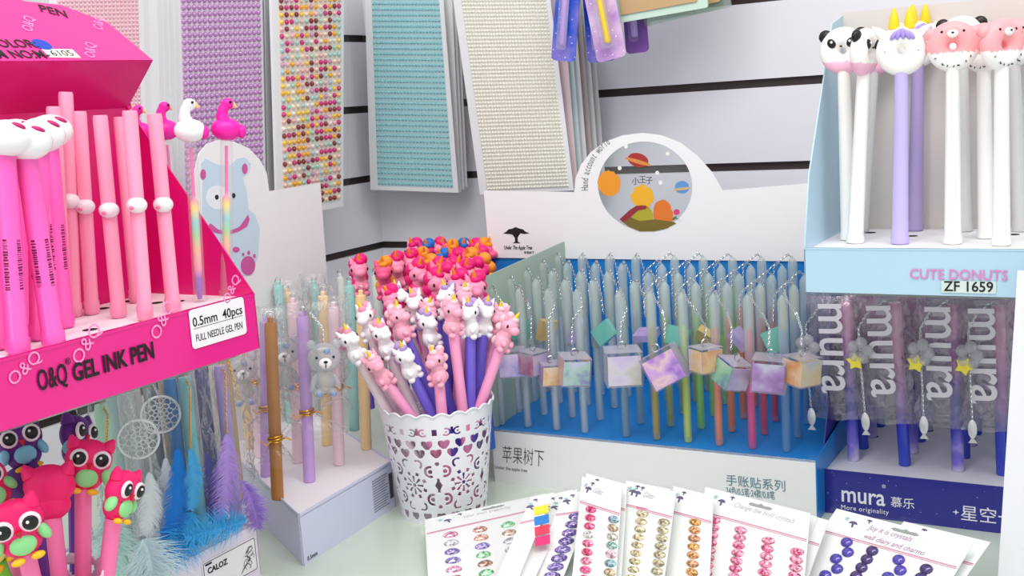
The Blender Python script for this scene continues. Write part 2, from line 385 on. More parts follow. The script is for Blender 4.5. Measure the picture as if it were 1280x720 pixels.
def bag_mesh(L, z0, z1, wx, wy, seed, neck=None, m=BAG, cx=0, cy=0, name='clear_bag'):
    """crumpled clear sleeve; neck=(z) where it is gathered by a tie"""
    mb = MB(); n = 28; k = 26; vs = []; fs = []
    for j in range(k + 1):
        z = z0 + (z1 - z0) * j / k; a = 1
        if neck is not None: a = min(1, .16 + abs(z - neck) / .022)
        e = min(1, (k - j) / k * 9 + .25)
        for i in range(n):
            b = 2 * pi * i / n
            q = noise.noise(V((cos(b) * 2, sin(b) * 2, z * 70 + seed * 9))) * .28 + noise.noise(V((cos(b) * 5, sin(b) * 5, z * 160 + seed))) * .13
            f = (1 + q) * (abs(cos(b)) ** .0)
            vs.append((cx * a + wx * a * cos(b) * f, cy * a + max(wy * a * e, .004 * 1) * sin(b) * f, z + .003 * noise.noise(V((b, z * 50, seed)))))
    for j in range(k):
        for i in range(n): i2 = (i + 1) % n; fs.append((j * n + i, j * n + i2, (j + 1) * n + i2, (j + 1) * n + i))
    mb.add(vs, fs); return mb.mesh(name, m)
# ================================================================ BLUE BOX (cube charm pens)
A = onz(618, 602, 0); A.z = 0
MB_ = frame(A, UXR, UYR); BLUE = mat('bright_blue_card', (20, 128, 208), .4, coat=.2, var=.03)
bb = thing('pen_display_box', 'white and bright blue display box of cube charm pens with white header and round window', 'display box', MB_)
BW, BD, BH = .368, .21, .063
card_tray(bb, BW, BD, BH, WHITE, BLUE, rise=.016)
MB().slab([(0, 0, BH - .0026), (BW, 0, BH - .0026), (BW, .006, BH - .0026), (0, .006, BH - .0026)], (0, 0, .003)).obj('folded_lip', BLUE, bb)
side(bb, 0, [(0, 0), (0, .232), (.012, .236), (BD, .232 + .016), (BD, 0)], mat('grey_green_card', (168, 186, 170), .45))
side(bb, BW, [(0, 0), (0, .0635), (BD, .09), (BD, 0)], BLUE)
MB().box((-.112, BD, 0), (.368, BD + .0012, .2262)).obj('back_panel', BLUE, bb)
iB = MB_.inverted()
def hp(x, y, D=BD - .0015):
    q = iB @ onp(x, y, A + UYR * D, UYR); return (q.x, q.z)
HM = at(0, BD - .0018, 0) @ RX
arc = [(718, 240), (720, 222), (727, 205), (739, 190), (757, 177), (779, 169), (803, 166), (827, 169), (850, 178), (872, 195), (890, 215), (903, 238)]
outer = [hp(612, 322), (.368, .2262), (.368, .318)] + [hp(*p) for p in arc[::-1]] + [hp(605, 238)]
wcx, wcz = (hp(748, 238)[0] + hp(866, 238)[0]) / 2, hp(808, 233)[1]
wrx, wrz = (hp(866, 238)[0] - hp(748, 238)[0]) / 2, (hp(808, 178)[1] - hp(808, 290)[1]) / 2
flat('header_card', [outer, circ(wcx, wcz, wrx, wrz, 48)], HM, mat('header_white_card', (240, 240, 241), .35, coat=.2), bb, .0006)
flat('window_film', [circ(wcx, wcz, wrx + .002, wrz + .002, 40)], HM @ at(0, 0, -.0008), film('window_clear', (250, 252, 252), .05, .05, 20, .3), bb, .0001)
PM = HM @ at(0, 0, .0009)
def art(name, outs, c, dz=0): return flat(name, outs, PM @ at(0, 0, dz), mat('print_%d_%d_%d' % c, c, .5), bb, .00012)
def blob(x, y, rx, ry, jag=0, n=40, rot=0, sd=0):
    o = []; rr = random.Random(sd)
    for i in range(n):
        t = 2 * pi * i / n; k = 1 + jag * (rr.random() - .3)
        a, b = rx * k * cos(t), ry * k * sin(t); o.append((x + a * cos(rot) - b * sin(rot), y + a * sin(rot) + b * cos(rot)))
    return o
def pe(x, y, rx, ry, **k):
    c = hp(x, y); s = (hp(x + 10, y)[0] - c[0]) / 10; return blob(c[0], c[1], rx * s, ry * s, **k)
# printed scene: planets above a small hill with shrubs (plain stand-in artwork)
art('planet_print', [pe(798, 200, 13, 8, rot=-.25)], (170, 48, 44)); art('planet_ring_print', [pe(798, 202, 17, 2.2, rot=-.3)], (216, 140, 70), .0003)
art('planet_print', [pe(762, 229, 14, 14, jag=.12, sd=3)], (236, 152, 40)); art('planet_print', [pe(853, 234, 9, 7.5)], (98, 150, 206)); art('planet_ring_print', [pe(853, 236, 12, 1.6, rot=.1)], (206, 180, 130), .0003)
art('shrub_print', [pe(803, 246, 13, 13, jag=.25, sd=5)], (240, 178, 40)); art('hill_print', [pe(803, 270, 14, 13)], (176, 168, 44)); art('shrub_print', [pe(829, 268, 12, 17, jag=.1, sd=2)], (226, 120, 44), .0001)
hw = [hp(x, y) for x, y in [(776, 275), (786, 270), (800, 276), (820, 274), (842, 277), (846, 279), (832, 286), (818, 289), (800, 289), (786, 283)]]
art('hill_print', [hw], (120, 104, 40), .0002); art('swoosh_print', [[hp(x, y) for x, y in [(775, 274), (788, 262), (796, 257), (809, 257), (808, 261), (798, 263), (788, 272), (780, 278)]]], (150, 44, 56), .0003)
art('flower_print', [pe(846, 265, 3.5, 3.5, jag=.4, n=10)], (216, 70, 120)); art('leaf_print', [pe(843, 273, 4, 1.5, rot=.6), pe(848, 275, 4, 1.4, rot=-.5)], (70, 120, 60))
for q in ((775, 210), (822, 216), (835, 192), (826, 228), (783, 183)): art('star_print', [pe(q[0], q[1], 2.4, 2.4)], (240, 240, 235))
INK = mat('dark_print', (52, 50, 56), .5); GREY = mat('grey_print', (120, 122, 126), .5); TEALI = mat('teal_grey_print', (92, 136, 150), .5)
for ch, px in zip('小王子', ((794, 227), (803, 225), (811, 226))):
    c = hp(*px); text(ch, PM @ at(c[0] - .004, c[1] - .003, .0004), .010, INK, bb)
s = 'Hand account world'
ac = hp(812, 245)
for i, ch in enumerate(s):
    t = radians(181 - i * 3.3); rx, rz = wrx + .0135, wrz + .0095
    x, z = wcx + rx * cos(t), wcz + rz * sin(t)
    text(ch, PM @ at(x, z, 0) @ Mx.Rotation(t - pi / 2, 4, 'Z'), .0135, GREY, bb, align='CENTER', sx=.5)
c = hp(646, 300)       # tree emblem and its script
cr = [(c[0] + x * .001, c[1] + z * .001) for x, z in [(-19, 9), (-14, 11), (-11, 14), (-5, 15), (0, 17), (6, 15), (11, 14), (14, 11), (20, 9), (12, 8), (7, 9), (4, 6), (2, 3), (2, -2), (6, -4), (-6, -4), (-2, -2), (-2, 3), (-5, 7), (-9, 8), (-13, 8)]]
flat('tree_emblem', [cr], PM, BLACK, bb, .0001)
text('Under The Apple Tree', PM @ at(c[0] - .0195, c[1] - .012, 0), .0072, BLACK, bb, sx=.62, shear=.35, weight=.01)
text('苹果树下', PM @ at(c[0] + .010, c[1] - .0175, 0), .0038, BLACK, bb)
LF = at(0, -.0003, 0) @ RX
text('苹果树下', LF @ at(.012, .026, 0), .022, INK, bb, shear=.15, sx=.62, weight=-.012)
text('Under the apple tree', LF @ at(.002, .016, 0), .0055, GREY, bb, sx=.9)
text('手账贴系列', LF @ at(.276, .0285, 0), .0125, TEALI, bb)
text('24色/0.5笔·24款/0.8笔', LF @ at(.276, .0185, 0), .0098, TEALI, bb, sx=.56)
FR = lambda n, c, a=.55: mat('frosted_' + n, c, .45, alpha=a, coat=.3)
PC = [('pale silver', (196, 210, 222)), ('silver blue', (186, 206, 222)), ('silver grey', (190, 206, 220)), ('icy grey', (176, 204, 222)), ('smoky teal', (110, 158, 186)),
      ('olive gold', (176, 162, 70)), ('lime green', (196, 226, 90)), ('salmon orange', (238, 128, 90)), ('hot pink', (236, 50, 130)), ('deep blue', (60, 130, 200))]
BACKC = {6: (120, 214, 80), 7: (232, 110, 60), 8: (206, 40, 90), 5: (150, 170, 90)}
cubes = [(640, 452), (666, 452), (688, 466), (717, 461), (778, 457), (832, 458), (882, 448), (915, 466), (962, 466), (1002, 462)]
cspin = [.5, -.3, .75, .7, .55, .25, .95, -.6, .2, 1.05]; croll = [0, .05, .1, .12, .02, -.5, 0, .35, .08, .08]
csz = [.030, .026, .024, .031, .037, .037, .026, .028, .033, .028]
cols0 = [643, 677, 713, 748, 800, 838, 877, 917, 958, 1000]; ys0 = [529, 531, 534, 537, 541, 544, 547, 549, 552, 555]
IRI = [('lilac and blue', [(0, (90, 120, 220)), (.4, (200, 190, 235)), (1, (236, 228, 240))]), ('rose and magenta', [(0, (190, 50, 120)), (.5, (235, 190, 210)), (1, (240, 225, 225))]),
       ('cream gold', [(0, (236, 170, 90)), (.5, (250, 226, 170)), (1, (240, 240, 210))]), ('mint and violet', [(0, (110, 60, 200)), (.45, (180, 226, 200)), (1, (214, 222, 240))]),
       ('pearl white', [(0, (200, 206, 170)), (.5, (226, 226, 226)), (1, (216, 200, 236))]), ('tilted lilac', [(0, (120, 60, 190)), (.4, (214, 170, 226)), (.7, (242, 214, 200)), (1, (180, 130, 220))]),
       ('amber', [(0, (226, 150, 80)), (.5, (246, 214, 150)), (1, (238, 190, 120))]), ('green and indigo', [(0, (70, 60, 180)), (.45, (150, 226, 170)), (1, (190, 236, 200))]),
       ('plum centred', [(0, (120, 50, 150)), (.5, (176, 140, 200)), (1, (206, 214, 220))]), ('pale yellow', [(0, (250, 226, 130)), (.5, (250, 240, 200)), (1, (222, 232, 230))])]
IRM = [ramp_mat('iridescent_' + n.replace(' ', '_'), st, 'n', nscale=38, namt=3.2, rough=.25, metal=.15, coat=.6) for n, st in IRI]
CAPM = FR('pen_cap', (198, 212, 206), .46)
LEN = .16
capm = MB().lathe([(.0045, 0), (.0052, .002), (.0054, .066), (.005, .071), (.003, .074), (.0012, .0765)], 0, 14).mesh('frosted_cap', CAPM)
barm = {}; refm = {}
def tint(ci, r):
    c = BACKC.get(ci, PC[ci][1]) if r else PC[ci][1]; return c
def cube_pen(ci, r, base, group):
    c = tint(ci, r); nm = PC[ci][0]; row = ['front', 'second', 'third', 'fourth', 'rear'][r]
    M = Mx.Translation(base) @ Mx.Rotation(radians(-30), 4, 'Z')
    root = thing('cube_charm_pen', f'{nm} frosted pen, {ORD[ci]} from left in the {row} row of the blue box', 'pen', M, group)
    key = c
    if key not in barm:
        barm[key] = MB().lathe([(.0034, 0), (.0042, .002), (.0042, .10), (.0038, .102)], 0, 14).mesh('barrel', FR('barrel_%d_%d_%d' % c, tuple(int(v * .6 + 90) for v in c), .5))
        refm[key] = MB().lathe([(.0027, .006), (.0027, .120), (.0022, .124)], 0, 10).mesh('ink_refill', mat('ink_%d_%d_%d' % c, c, .4))
    link('barrel', barm[key], root); link('ink_refill', refm[key], root)
    link('frosted_cap', capm, root, at(0, 0, .084))
    return root
grp = 'cube charm pens in the blue box'
sh_ch = chain_mesh([(0, 0, .16), (.004, -.003, .163), (.010, -.008, .157), (.015, -.011, .146), (.017, -.012, .125)], CHROME)
sh_ch2 = chain_mesh([(0, 0, .16), (-.004, -.003, .164), (-.011, -.010, .158), (-.017, -.014, .150), (-.018, -.015, .124)], CHROME)
tagm = {}
for r in range(4, -1, -1):
    for ci in range(10):
        b0 = onz(cols0[ci], ys0[ci], .055); l = iB @ b0
        b = MB_ @ V((l.x + .0, .022 + .040 * r, .0605 + .016 * (.022 + .04 * r) / BD))
        p = cube_pen(ci, r, b, grp)
        if r:
            link('chain', sh_ch2 if (ci + (r > 2)) % 10 > 4 else sh_ch, p)
            if r == 1 and ci not in (4,):
                k = ci % 3
                if k not in tagm:
                    mb = MB(); mb.box((-.010, -.004, -.012), (.010, .004, .012)); tagm[k] = mb.mesh('charm_block', mat('teal_clear_charm_%d' % k, [(120, 206, 190), (226, 190, 110), (190, 170, 226)][k], .2, alpha=.6, coat=.8))
                link('charm_block', tagm[k], p, at(.017 if ci <= 4 else -.018, -.013, .104) @ Mx.Rotation(.3 * ci, 4, 'Y') @ Mx.Rotation(ci, 4, 'Z'))
            continue
        q = iB @ onp(cubes[ci][0], cubes[ci][1], A - UYR * .004, UYR)      # cube hangs just over the lip plane
        lc = V((q.x - (iB @ b).x, -.026, q.z - b.z + .0)); s = csz[ci]
        top = lc + V((0, 0, s * .62))
        sx = 1 if lc.x > 0 else -1
        link('chain', chain_mesh([(0, 0, LEN), (sx * .003, -.003, LEN + .003), (sx * .008, -.008, LEN - .006), (sx * .011 + lc.x * .3, -.014, LEN - .017), (lc.x, -.022, LEN - .03), tuple(top + V((0, 0, .006)))], CHROME), p)
        CM = Mx.Translation(lc) @ Mx.Rotation(croll[ci], 4, 'Y') @ Mx.Rotation(cspin[ci], 4, 'Z')
        h = s / 2; mb = MB(); t = .0008
        for a, bq in (((-h, -h, -h), (h, -h + t, h)), ((-h, h - t, -h), (h, h, h)), ((-h, -h, -h), (-h + t, h, h)), ((h - t, -h, -h), (h, h, h)), ((-h, -h, -h), (h, h, -h + t)), ((-h, -h, h - t), (h, h, h))): mb.box(a, bq)
        cb = mb.obj('cube_charm', film('cube_acrylic', (250, 248, 252), .04, .05, 30, .12), p, CM)
        k = h * .93; mb = MB()
        mb.box((-k, -k, -k), (k, -k + .001, k * .8)); mb.box((-k, -k + .0012, -k), (-k + .001, k, k * .8), 1); mb.box((k - .001, -k + .0012, -k), (k, k, k * .8), 1)
        mb.obj('iridescent_foil', [IRM[ci], IRM[(ci + 3) % 10]], cb)
        MB().tube([(.004 * cos(a * pi / 5), 0, h + .003 + .004 * sin(a * pi / 5)) for a in range(10)], .0006, 0, 5, closed=True).obj('split_ring', CHROME, cb)
# ================================================================ PINK GEL PEN BOX (left, on a clear wall shelf)
PA = CP + ray(325, 435) * .9; PL = .25
PA = PA - UXL * PL                       # lip left-bottom corner
PMx = frame(PA, UXL, UYL); iP = PMx.inverted()
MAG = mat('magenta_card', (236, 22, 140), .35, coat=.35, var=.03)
MAG2 = mat('shaded_magenta_card', (222, 10, 118), .4, coat=.2, var=.03)  # same magenta card, with the shade on its inner faces put into the colour
pb = thing('pen_display_box', 'magenta gel ink pen display box with angular header, upper left', 'display box', PMx)
PW, PD, PH = PL, .115, .044
TRAYW = mat('white_tray_card', (242, 238, 242), .5)
holes = [iP @ onz(x, y, PA.z + PH) for x, y in [(112, 407), (160, 372), (195, 374), (222, 372), (128, 381), (207, 405), (180, 378), (250, 362), (216, 380)]]
card_tray(pb, PW, PD, PH, MAG, TRAYW, [(h.x, h.y) for h in holes if 0 < h.y < PD - .006])
MB().box((0, -.0005, PH - .002), (PW, .004, PH)).obj('folded_lip', MAG, pb)
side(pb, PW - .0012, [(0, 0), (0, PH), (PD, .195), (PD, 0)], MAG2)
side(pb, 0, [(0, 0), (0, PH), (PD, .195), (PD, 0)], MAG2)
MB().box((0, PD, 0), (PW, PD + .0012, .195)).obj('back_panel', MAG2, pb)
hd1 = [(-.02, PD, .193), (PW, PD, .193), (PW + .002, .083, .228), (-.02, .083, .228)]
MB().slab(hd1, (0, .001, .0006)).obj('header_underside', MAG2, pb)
lidq = [(-.02, .083, .2282), (PW + .002, .083, .2282), (PW + .001, .128, .266), (PW - .03, .150, .273), (PW - .055, .153, .2745), (-.02, .153, .2745)]
# the lid leans back in the plane through the fold
dv = V((0, .05, .0395)).normalized(); LM = frame(V((0, .083, .2284)), (1, 0, 0), dv)
lo = [(-.02, 0), (PW + .002, 0), (PW - .002, .052), (PW - .03, .076), (PW - .062, .079), (PW - .075, .094), (-.02, .098)]
flat('header_lid', [lo], LM, MAG, pb, .0006)
LP = LM @ at(0, 0, .0009)
def lidp(x, y):
    n = (PMx.to_3x3() @ (LM.to_3x3() @ V((0, 0, 1)))); o = PMx @ LM.translation; q = (PMx @ LM).inverted() @ onp(x, y, o, n); return q.x, q.y
for s_, px, sz, rot in (('PEN', (50, 15), .0155, -.38), ('COLOR:', (-12, 60), .014, .0), ('ITEM NO:M-', (-26, 74), .014, 0)):
    q = lidp(*px); text(s_, LP @ at(q[0], q[1], 0) @ Mx.Rotation(rot, 4, 'Z'), sz, BLACK, pb, weight=.012, sx=.8)
q = lidp(52, 57); flat('ink_dot', [circ(q[0], q[1], .008, .0065, jag=0) if 0 else circ(q[0], q[1], .0075, .007)], LP, mat('blue_ink', (30, 70, 190), .5), pb, .0001)
q = lidp(62, 73); flat('number_label', [rrect(.027, .011, .0005)], LP @ at(q[0], q[1], 0) @ Mx.Rotation(-.03, 4, 'Z'), mat('cream_label', (240, 236, 220), .5), pb, .0001)
text('6105', LP @ at(q[0] + .004, q[1] + .0018, .0002), .010, INK, pb)
PALEP = mat('pale_pink_print', (248, 150, 205), .5)
for px in ((40, 42), (128, 40), (118, 75)):
    q = lidp(*px); text('O&Q', LP @ at(q[0], q[1], 0) @ Mx.Rotation(.9, 4, 'Z'), .011, PALEP, pb)
FP = at(0, -.0008, 0) @ RX
def lipp(x, y): q = iP @ onp(x, y, PA, UYL); return q.x, q.z
for px, sz, r in (((98, 458), .0135, .75), ((196, 427), .0135, .85), ((15, 484), .012, .5), ((284, 382), .011, .85)):
    q = lipp(*px); text('O&Q', FP @ at(q[0], q[1], 0) @ Mx.Rotation(r, 4, 'Z'), sz, PALEP, pb)
q = lipp(47, 489); text('O&Q', FP @ at(q[0], q[1], .0001), .019, BLACK, pb, sx=.54, weight=.01); text('®', FP @ at(q[0] + .0225, q[1] + .0115, .0001), .006, BLACK, pb)
q = lipp(91, 477); text('GEL INK PEN', FP @ at(q[0], q[1], .0001), .0165, BLACK, pb, sx=.74, weight=.025)
q0 = lipp(240, 437); q1 = lipp(303, 372)
lw, lh = q1[0] - q0[0], q1[1] - q0[1] + .001
flat('white_label', [rrect(lw, lh, .003)], FP @ at(q0[0], q0[1], 0), mat('label_white', (246, 240, 246), .35), pb, .00012)
text('0.5mm  40pcs', FP @ at(q0[0] + lw * .5, q0[1] + lh * .56, .0002), .0098, BLACK, pb, align='CENTER', weight=.01, sx=.95)
MB().box((.003, 0, 0), (lw - .003, .0003, .0003)).obj('label_rule', BLACK, pb, at(q0[0], -.0011, q0[1] + lh * .5) )
text('FULL NEEDLE GEL PEN', FP @ at(q0[0] + lw * .5, q0[1] + lh * .17, .0002), .0075, BLACK, pb, align='CENTER', sx=.66)
wall_plate('clear acrylic wall shelf under the magenta pen box', PA, UXL, UYL, .0, PL - .012, .01, .44)
# light pink pens with a plain white bead
LPK = mat('light_pink_plastic', (252, 158, 190), .4, coat=.15); HPK = mat('hot_pink_plastic', (252, 92, 184), .35, coat=.3); WHP = mat('white_plastic', (245, 242, 244), .3, coat=.4)
LPEN = [((115, 393), (99, 139), (112, 258)), ((149, 397), (125, 144), (146, 262)), ((182, 400), (162, 138), (181, 256)), ((217, 390), (193, 142), (212, 255)),
        ((171, 378), (150, 146), None), ((93, 396), (82, 115), (85, 251)), ((82, 402), (67, 133), None)]
zt = PA.z + PH - .0028
lpm = {}
for i, (b, t, k) in enumerate(LPEN):
    B = onz(*b, zt); T = onp(*t, B, V((ray(*b).x, ray(*b).y, 0)))
    L = (T - B).length
    root = thing('light_pink_pen', f'light pink gel pen with white bead in magenta box, {["third from left","fourth from left","second from right","rightmost","rear one third from right","second from left, tallest","leftmost, rear"][i]}', 'pen', stick_frame(B, T), 'light pink gel pens')
    link('barrel', pen_body(L, .0052, LPK, ring=True), root)
    if k:
        kz = (onp(*k, B, V((ray(*b).x, ray(*b).y, 0))) - B).length
        mb = MB(); mb.ell((.0, -.0025, kz), (.0072, .0068, .0060)); mb.obj('white_bead', WHP, root)
        MB().ell((-.0035, -.0080, kz - .0015), (.0018, .0010, .0014)).obj('pink_dot', mat('pink_paint', (246, 120, 160), .4), root)
# hot pink pens with large plain white rounded topper
barc = []
HP = [((23, 442), (5, 185), (2, 160)), ((68, 433), (32, 190), (30, 168)), ((5, 436), (-12, 190), (-14, 168)), ((50, 425), (48, 180), (62, 160)), ((80, 410), (60, 175), (73, 164)), ((34, 410), (18, 180), (15, 158))]
for i, (b, t, hpx) in enumerate(HP):
    B = onz(*b, zt); nn = V((ray(*b).x, ray(*b).y, 0)); T = onp(*t, B, nn); L = (T - B).length
    root = thing('hot_pink_pen', f'hot pink gel pen with white topper, {["front one at lip corner","front one with clearest barcode","cut by frame edge","behind the clearest barcode pen","rightmost, behind","rear one in the gap"][i]}', 'pen', stick_frame(B, T), 'hot pink pens with white toppers')
    link('barrel', pen_body(L, .0068, HPK, ring=True), root)
    mb = MB(); mb.ell((.002, -.002, L + .006), (.0150, .012, .0115), n=20, k=12); mb.obj('white_topper', WHP, root)
    MB().ell((.009, -.0075, L + .0135), (.0045, .003, .0018), R=Mx.Rotation(.4, 3, 'Y')).obj('magenta_spot', mat('magenta_paint', (190, 20, 110), .4), root)
    if i < 5:
        mb = MB(); rr = random.Random(i)
        for col in range(2):
            z = L * .32
            while z < L * .56:
                h = rr.choice((.0004, .0008, .0012)); a0 = -pi / 2 + (.75 if col else -.55); aw = rr.choice((.4, .5)) 
                for sgn in range(4):
                    a = a0 - aw / 2 + aw * sgn / 4; a2 = a + aw / 4; R_ = .00688
                    mb.add([(R_ * cos(a), R_ * sin(a), z), (R_ * cos(a2), R_ * sin(a2), z), (R_ * cos(a2), R_ * sin(a2), z + h), (R_ * cos(a), R_ * sin(a), z + h)], [(0, 1, 2, 3)])
                z += h + rr.choice((.0005, .0009))
        mb.obj('barcode_print', mat('barcode_ink', (110, 16, 70), .5), root)
# flamingo and swan-like bird pens
RB = ramp_mat('rainbow_refill', [(0, (150, 60, 190)), (.14, (150, 80, 200)), (.2, (252, 150, 190)), (.36, (255, 190, 150)), (.46, (160, 220, 150)), (.55, (130, 210, 220)), (.66, (250, 226, 110)), (.72, (252, 150, 180)), (.76, (246, 70, 170)), (1, (244, 60, 170))], 'z', .004, .108, rough=.35)
FL = [((283, 369), (283, 172), 0, 'magenta', 'rightmost, above the white lip label'), ((250, 377), (238, 174), 0, 'white', 'the only white bird'), ((226, 352), (208, 172), .3, 'magenta', 'just left of the white bird'), ((190, 345), (175, 174), -.2, 'magenta', 'behind the light pink pens'), ((175, 340), (160, 168), .1, 'magenta', 'rearmost, only its head showing')]
for i, (b, t, sp, cn, lab) in enumerate(FL):
    B = onz(*b, zt); nn = V((ray(*b).x, ray(*b).y, 0)); T = onp(*t, B, nn); L = (T - B).length
    root = thing('bird_topper_pen', f'clear rainbow ink pen with {cn} flamingo topper, {lab}', 'pen', stick_frame(B, T, sp), 'bird topper pens')
    MB().lathe([(.0052, 0), (.006, .001), (.006, .004), (.0048, .0045), (.0048, L)], 0, 14).obj('clear_barrel', mat('clear_tube', (226, 220, 220), .12, alpha=.2, coat=.7), root)
    MB().lathe([(.0016, .002), (.0030, .01), (.0030, L * .62), (.0012, L * .64), (.0012, L * .95)], 0, 10).obj('rainbow_refill', RB, root)
    bm_ = mat('flamingo_magenta', (246, 24, 168), .45) if cn == 'magenta' else mat('flamingo_white', (244, 244, 246), .45)
    mb = MB(); mb.ell((0, 0, L + .0065), (.0118, .0095, .0088), n=18, k=12)
    mb.tube([(-.001, 0, L + .010), (-.0035, 0, L + .017), (-.0025, 0, L + .022), (.0, 0, L + .0255)], [.006, .0046, .0040, .0042], 0, 10); mb.ell((.0008, 0, L + .0262), (.0050, .0046, .0044))
    tp = mb.obj('bird_topper', bm_, root)
    MB().lathe([(.0024, 0), (.0019, .0022), (.0004, .0046)], 0, 8).obj('beak', mat('beak_cream', (250, 200, 140), .4), tp, at(.0042, 0, L + .0262) @ Mx.Rotation(2.3, 4, 'Y'))
    MB().ell((.0105 if cn == 'white' else .0115, 0, L + .005), (.0035, .005, .0055)).obj('tail', mat('flamingo_magenta', (246, 24, 168), .45), tp)
    MB().ell((.003, -.0046, L + .0275), .0011).ell((.003, .0046, L + .0275), .0011).obj('eyes', BLACK, tp)
# ================================================================ CUTE DONUTS BOX (upper right, on a clear wall shelf)
DA = CP + ray(1006, 365); DM = frame(DA, UXR, UYR); iD = DM.inverted()
LB = mat('pale_blue_card', (176, 210, 228), .35, coat=.3, var=.04)
db = thing('pen_display_box', 'pale blue display box of donut animal pens, upper right', 'display box', DM)
DW, DD, DH = .235, .15, .039
hs = [iD @ onz(x, y, DA.z + DH) for x, y in [(1088, 287), (1140, 291), (1209, 284), (1267, 289), (1120, 316), (1183, 317), (1252, 317)]]
card_tray(db, DW, DD, DH, LB, TRAYW, [(h.x, min(max(h.y, .008), .142)) for h in hs])
MB().box((0, -.0004, DH - .0015), (DW, .003, DH)).obj('folded_lip', LB, db)
side(db, 0, [(0, 0), (0, DH), (.019, .10), (.11, .232), (DD, .24), (DD, 0)], LB)
side(db, DW - .0012, [(0, 0), (0, DH), (.019, .10), (.11, .232), (DD, .24), (DD, 0)], LB)
MB().box((0, DD, 0), (DW, DD + .0012, .243)).obj('back_panel', mat('warm_white_card', (216, 210, 204), .4, coat=.1, var=.02), db)
FD = at(0, -.0008, 0) @ RX
def dl(x, y): q = iD @ onp(x, y, DA, UYR); return q.x, q.z
q = dl(1137, 348); text('CUTE DONUTS', FD @ at(q[0], q[1], 0), .0118, mat('pink_print', (214, 130, 190), .5), db, weight=.012, sx=.93)
q = dl(1180, 364); q2 = dl(1242, 349)
flat('clear_label', [rrect(q2[0] - q[0] + .004, .010, .001)], FD @ at(q[0] - .002, q[1] - .001, 0), mat('pale_label', (206, 220, 216), .4), db, .0001)
text('ZF 1659', FD @ at(q[0], q[1] + .0005, .0002), .0118, BLACK, db, weight=.015, sx=.95)
wall_plate('clear acrylic wall shelf under the pale blue donut pen box', DA, UXR, UYR, .012, DW, .01, .49)
def donut(mb, R, r, c=(0, 0, 0), zsplit=-9, n=56, k=24, sq=1.0):
    vs = []; fs = []; o = len(mb.f)
    for i in range(n):
        a = 2 * pi * i / n
        for j in range(k):
            b = 2 * pi * j / k; q = R + r * cos(b)
            vs.append((c[0] + q * cos(a), c[1] + r * .82 * sin(b), c[2] + q * sin(a) * sq))
    for i in range(n):
        for j in range(k):
            fs.append((i * k + j, i * k + (j + 1) % k, ((i + 1) % n) * k + (j + 1) % k, ((i + 1) % n) * k + j))
    mb.add(vs, fs)
    for f in range(o, len(mb.f)):
        cz = sum(mb.v[v].z for v in mb.f[f]) / 4; cxx = sum(mb.v[v].x for v in mb.f[f]) / 4
        if cz < c[2] + zsplit: mb.m[f] = 1
PEACH = mat('coral_pink_rubber', (252, 168, 172), .45); CRW = mat('cream_white_rubber', (248, 245, 242), .4); ICP = mat('icing_pink', (248, 190, 214), .4)
BRB = mat('black_rubber', (20, 18, 20), .4)
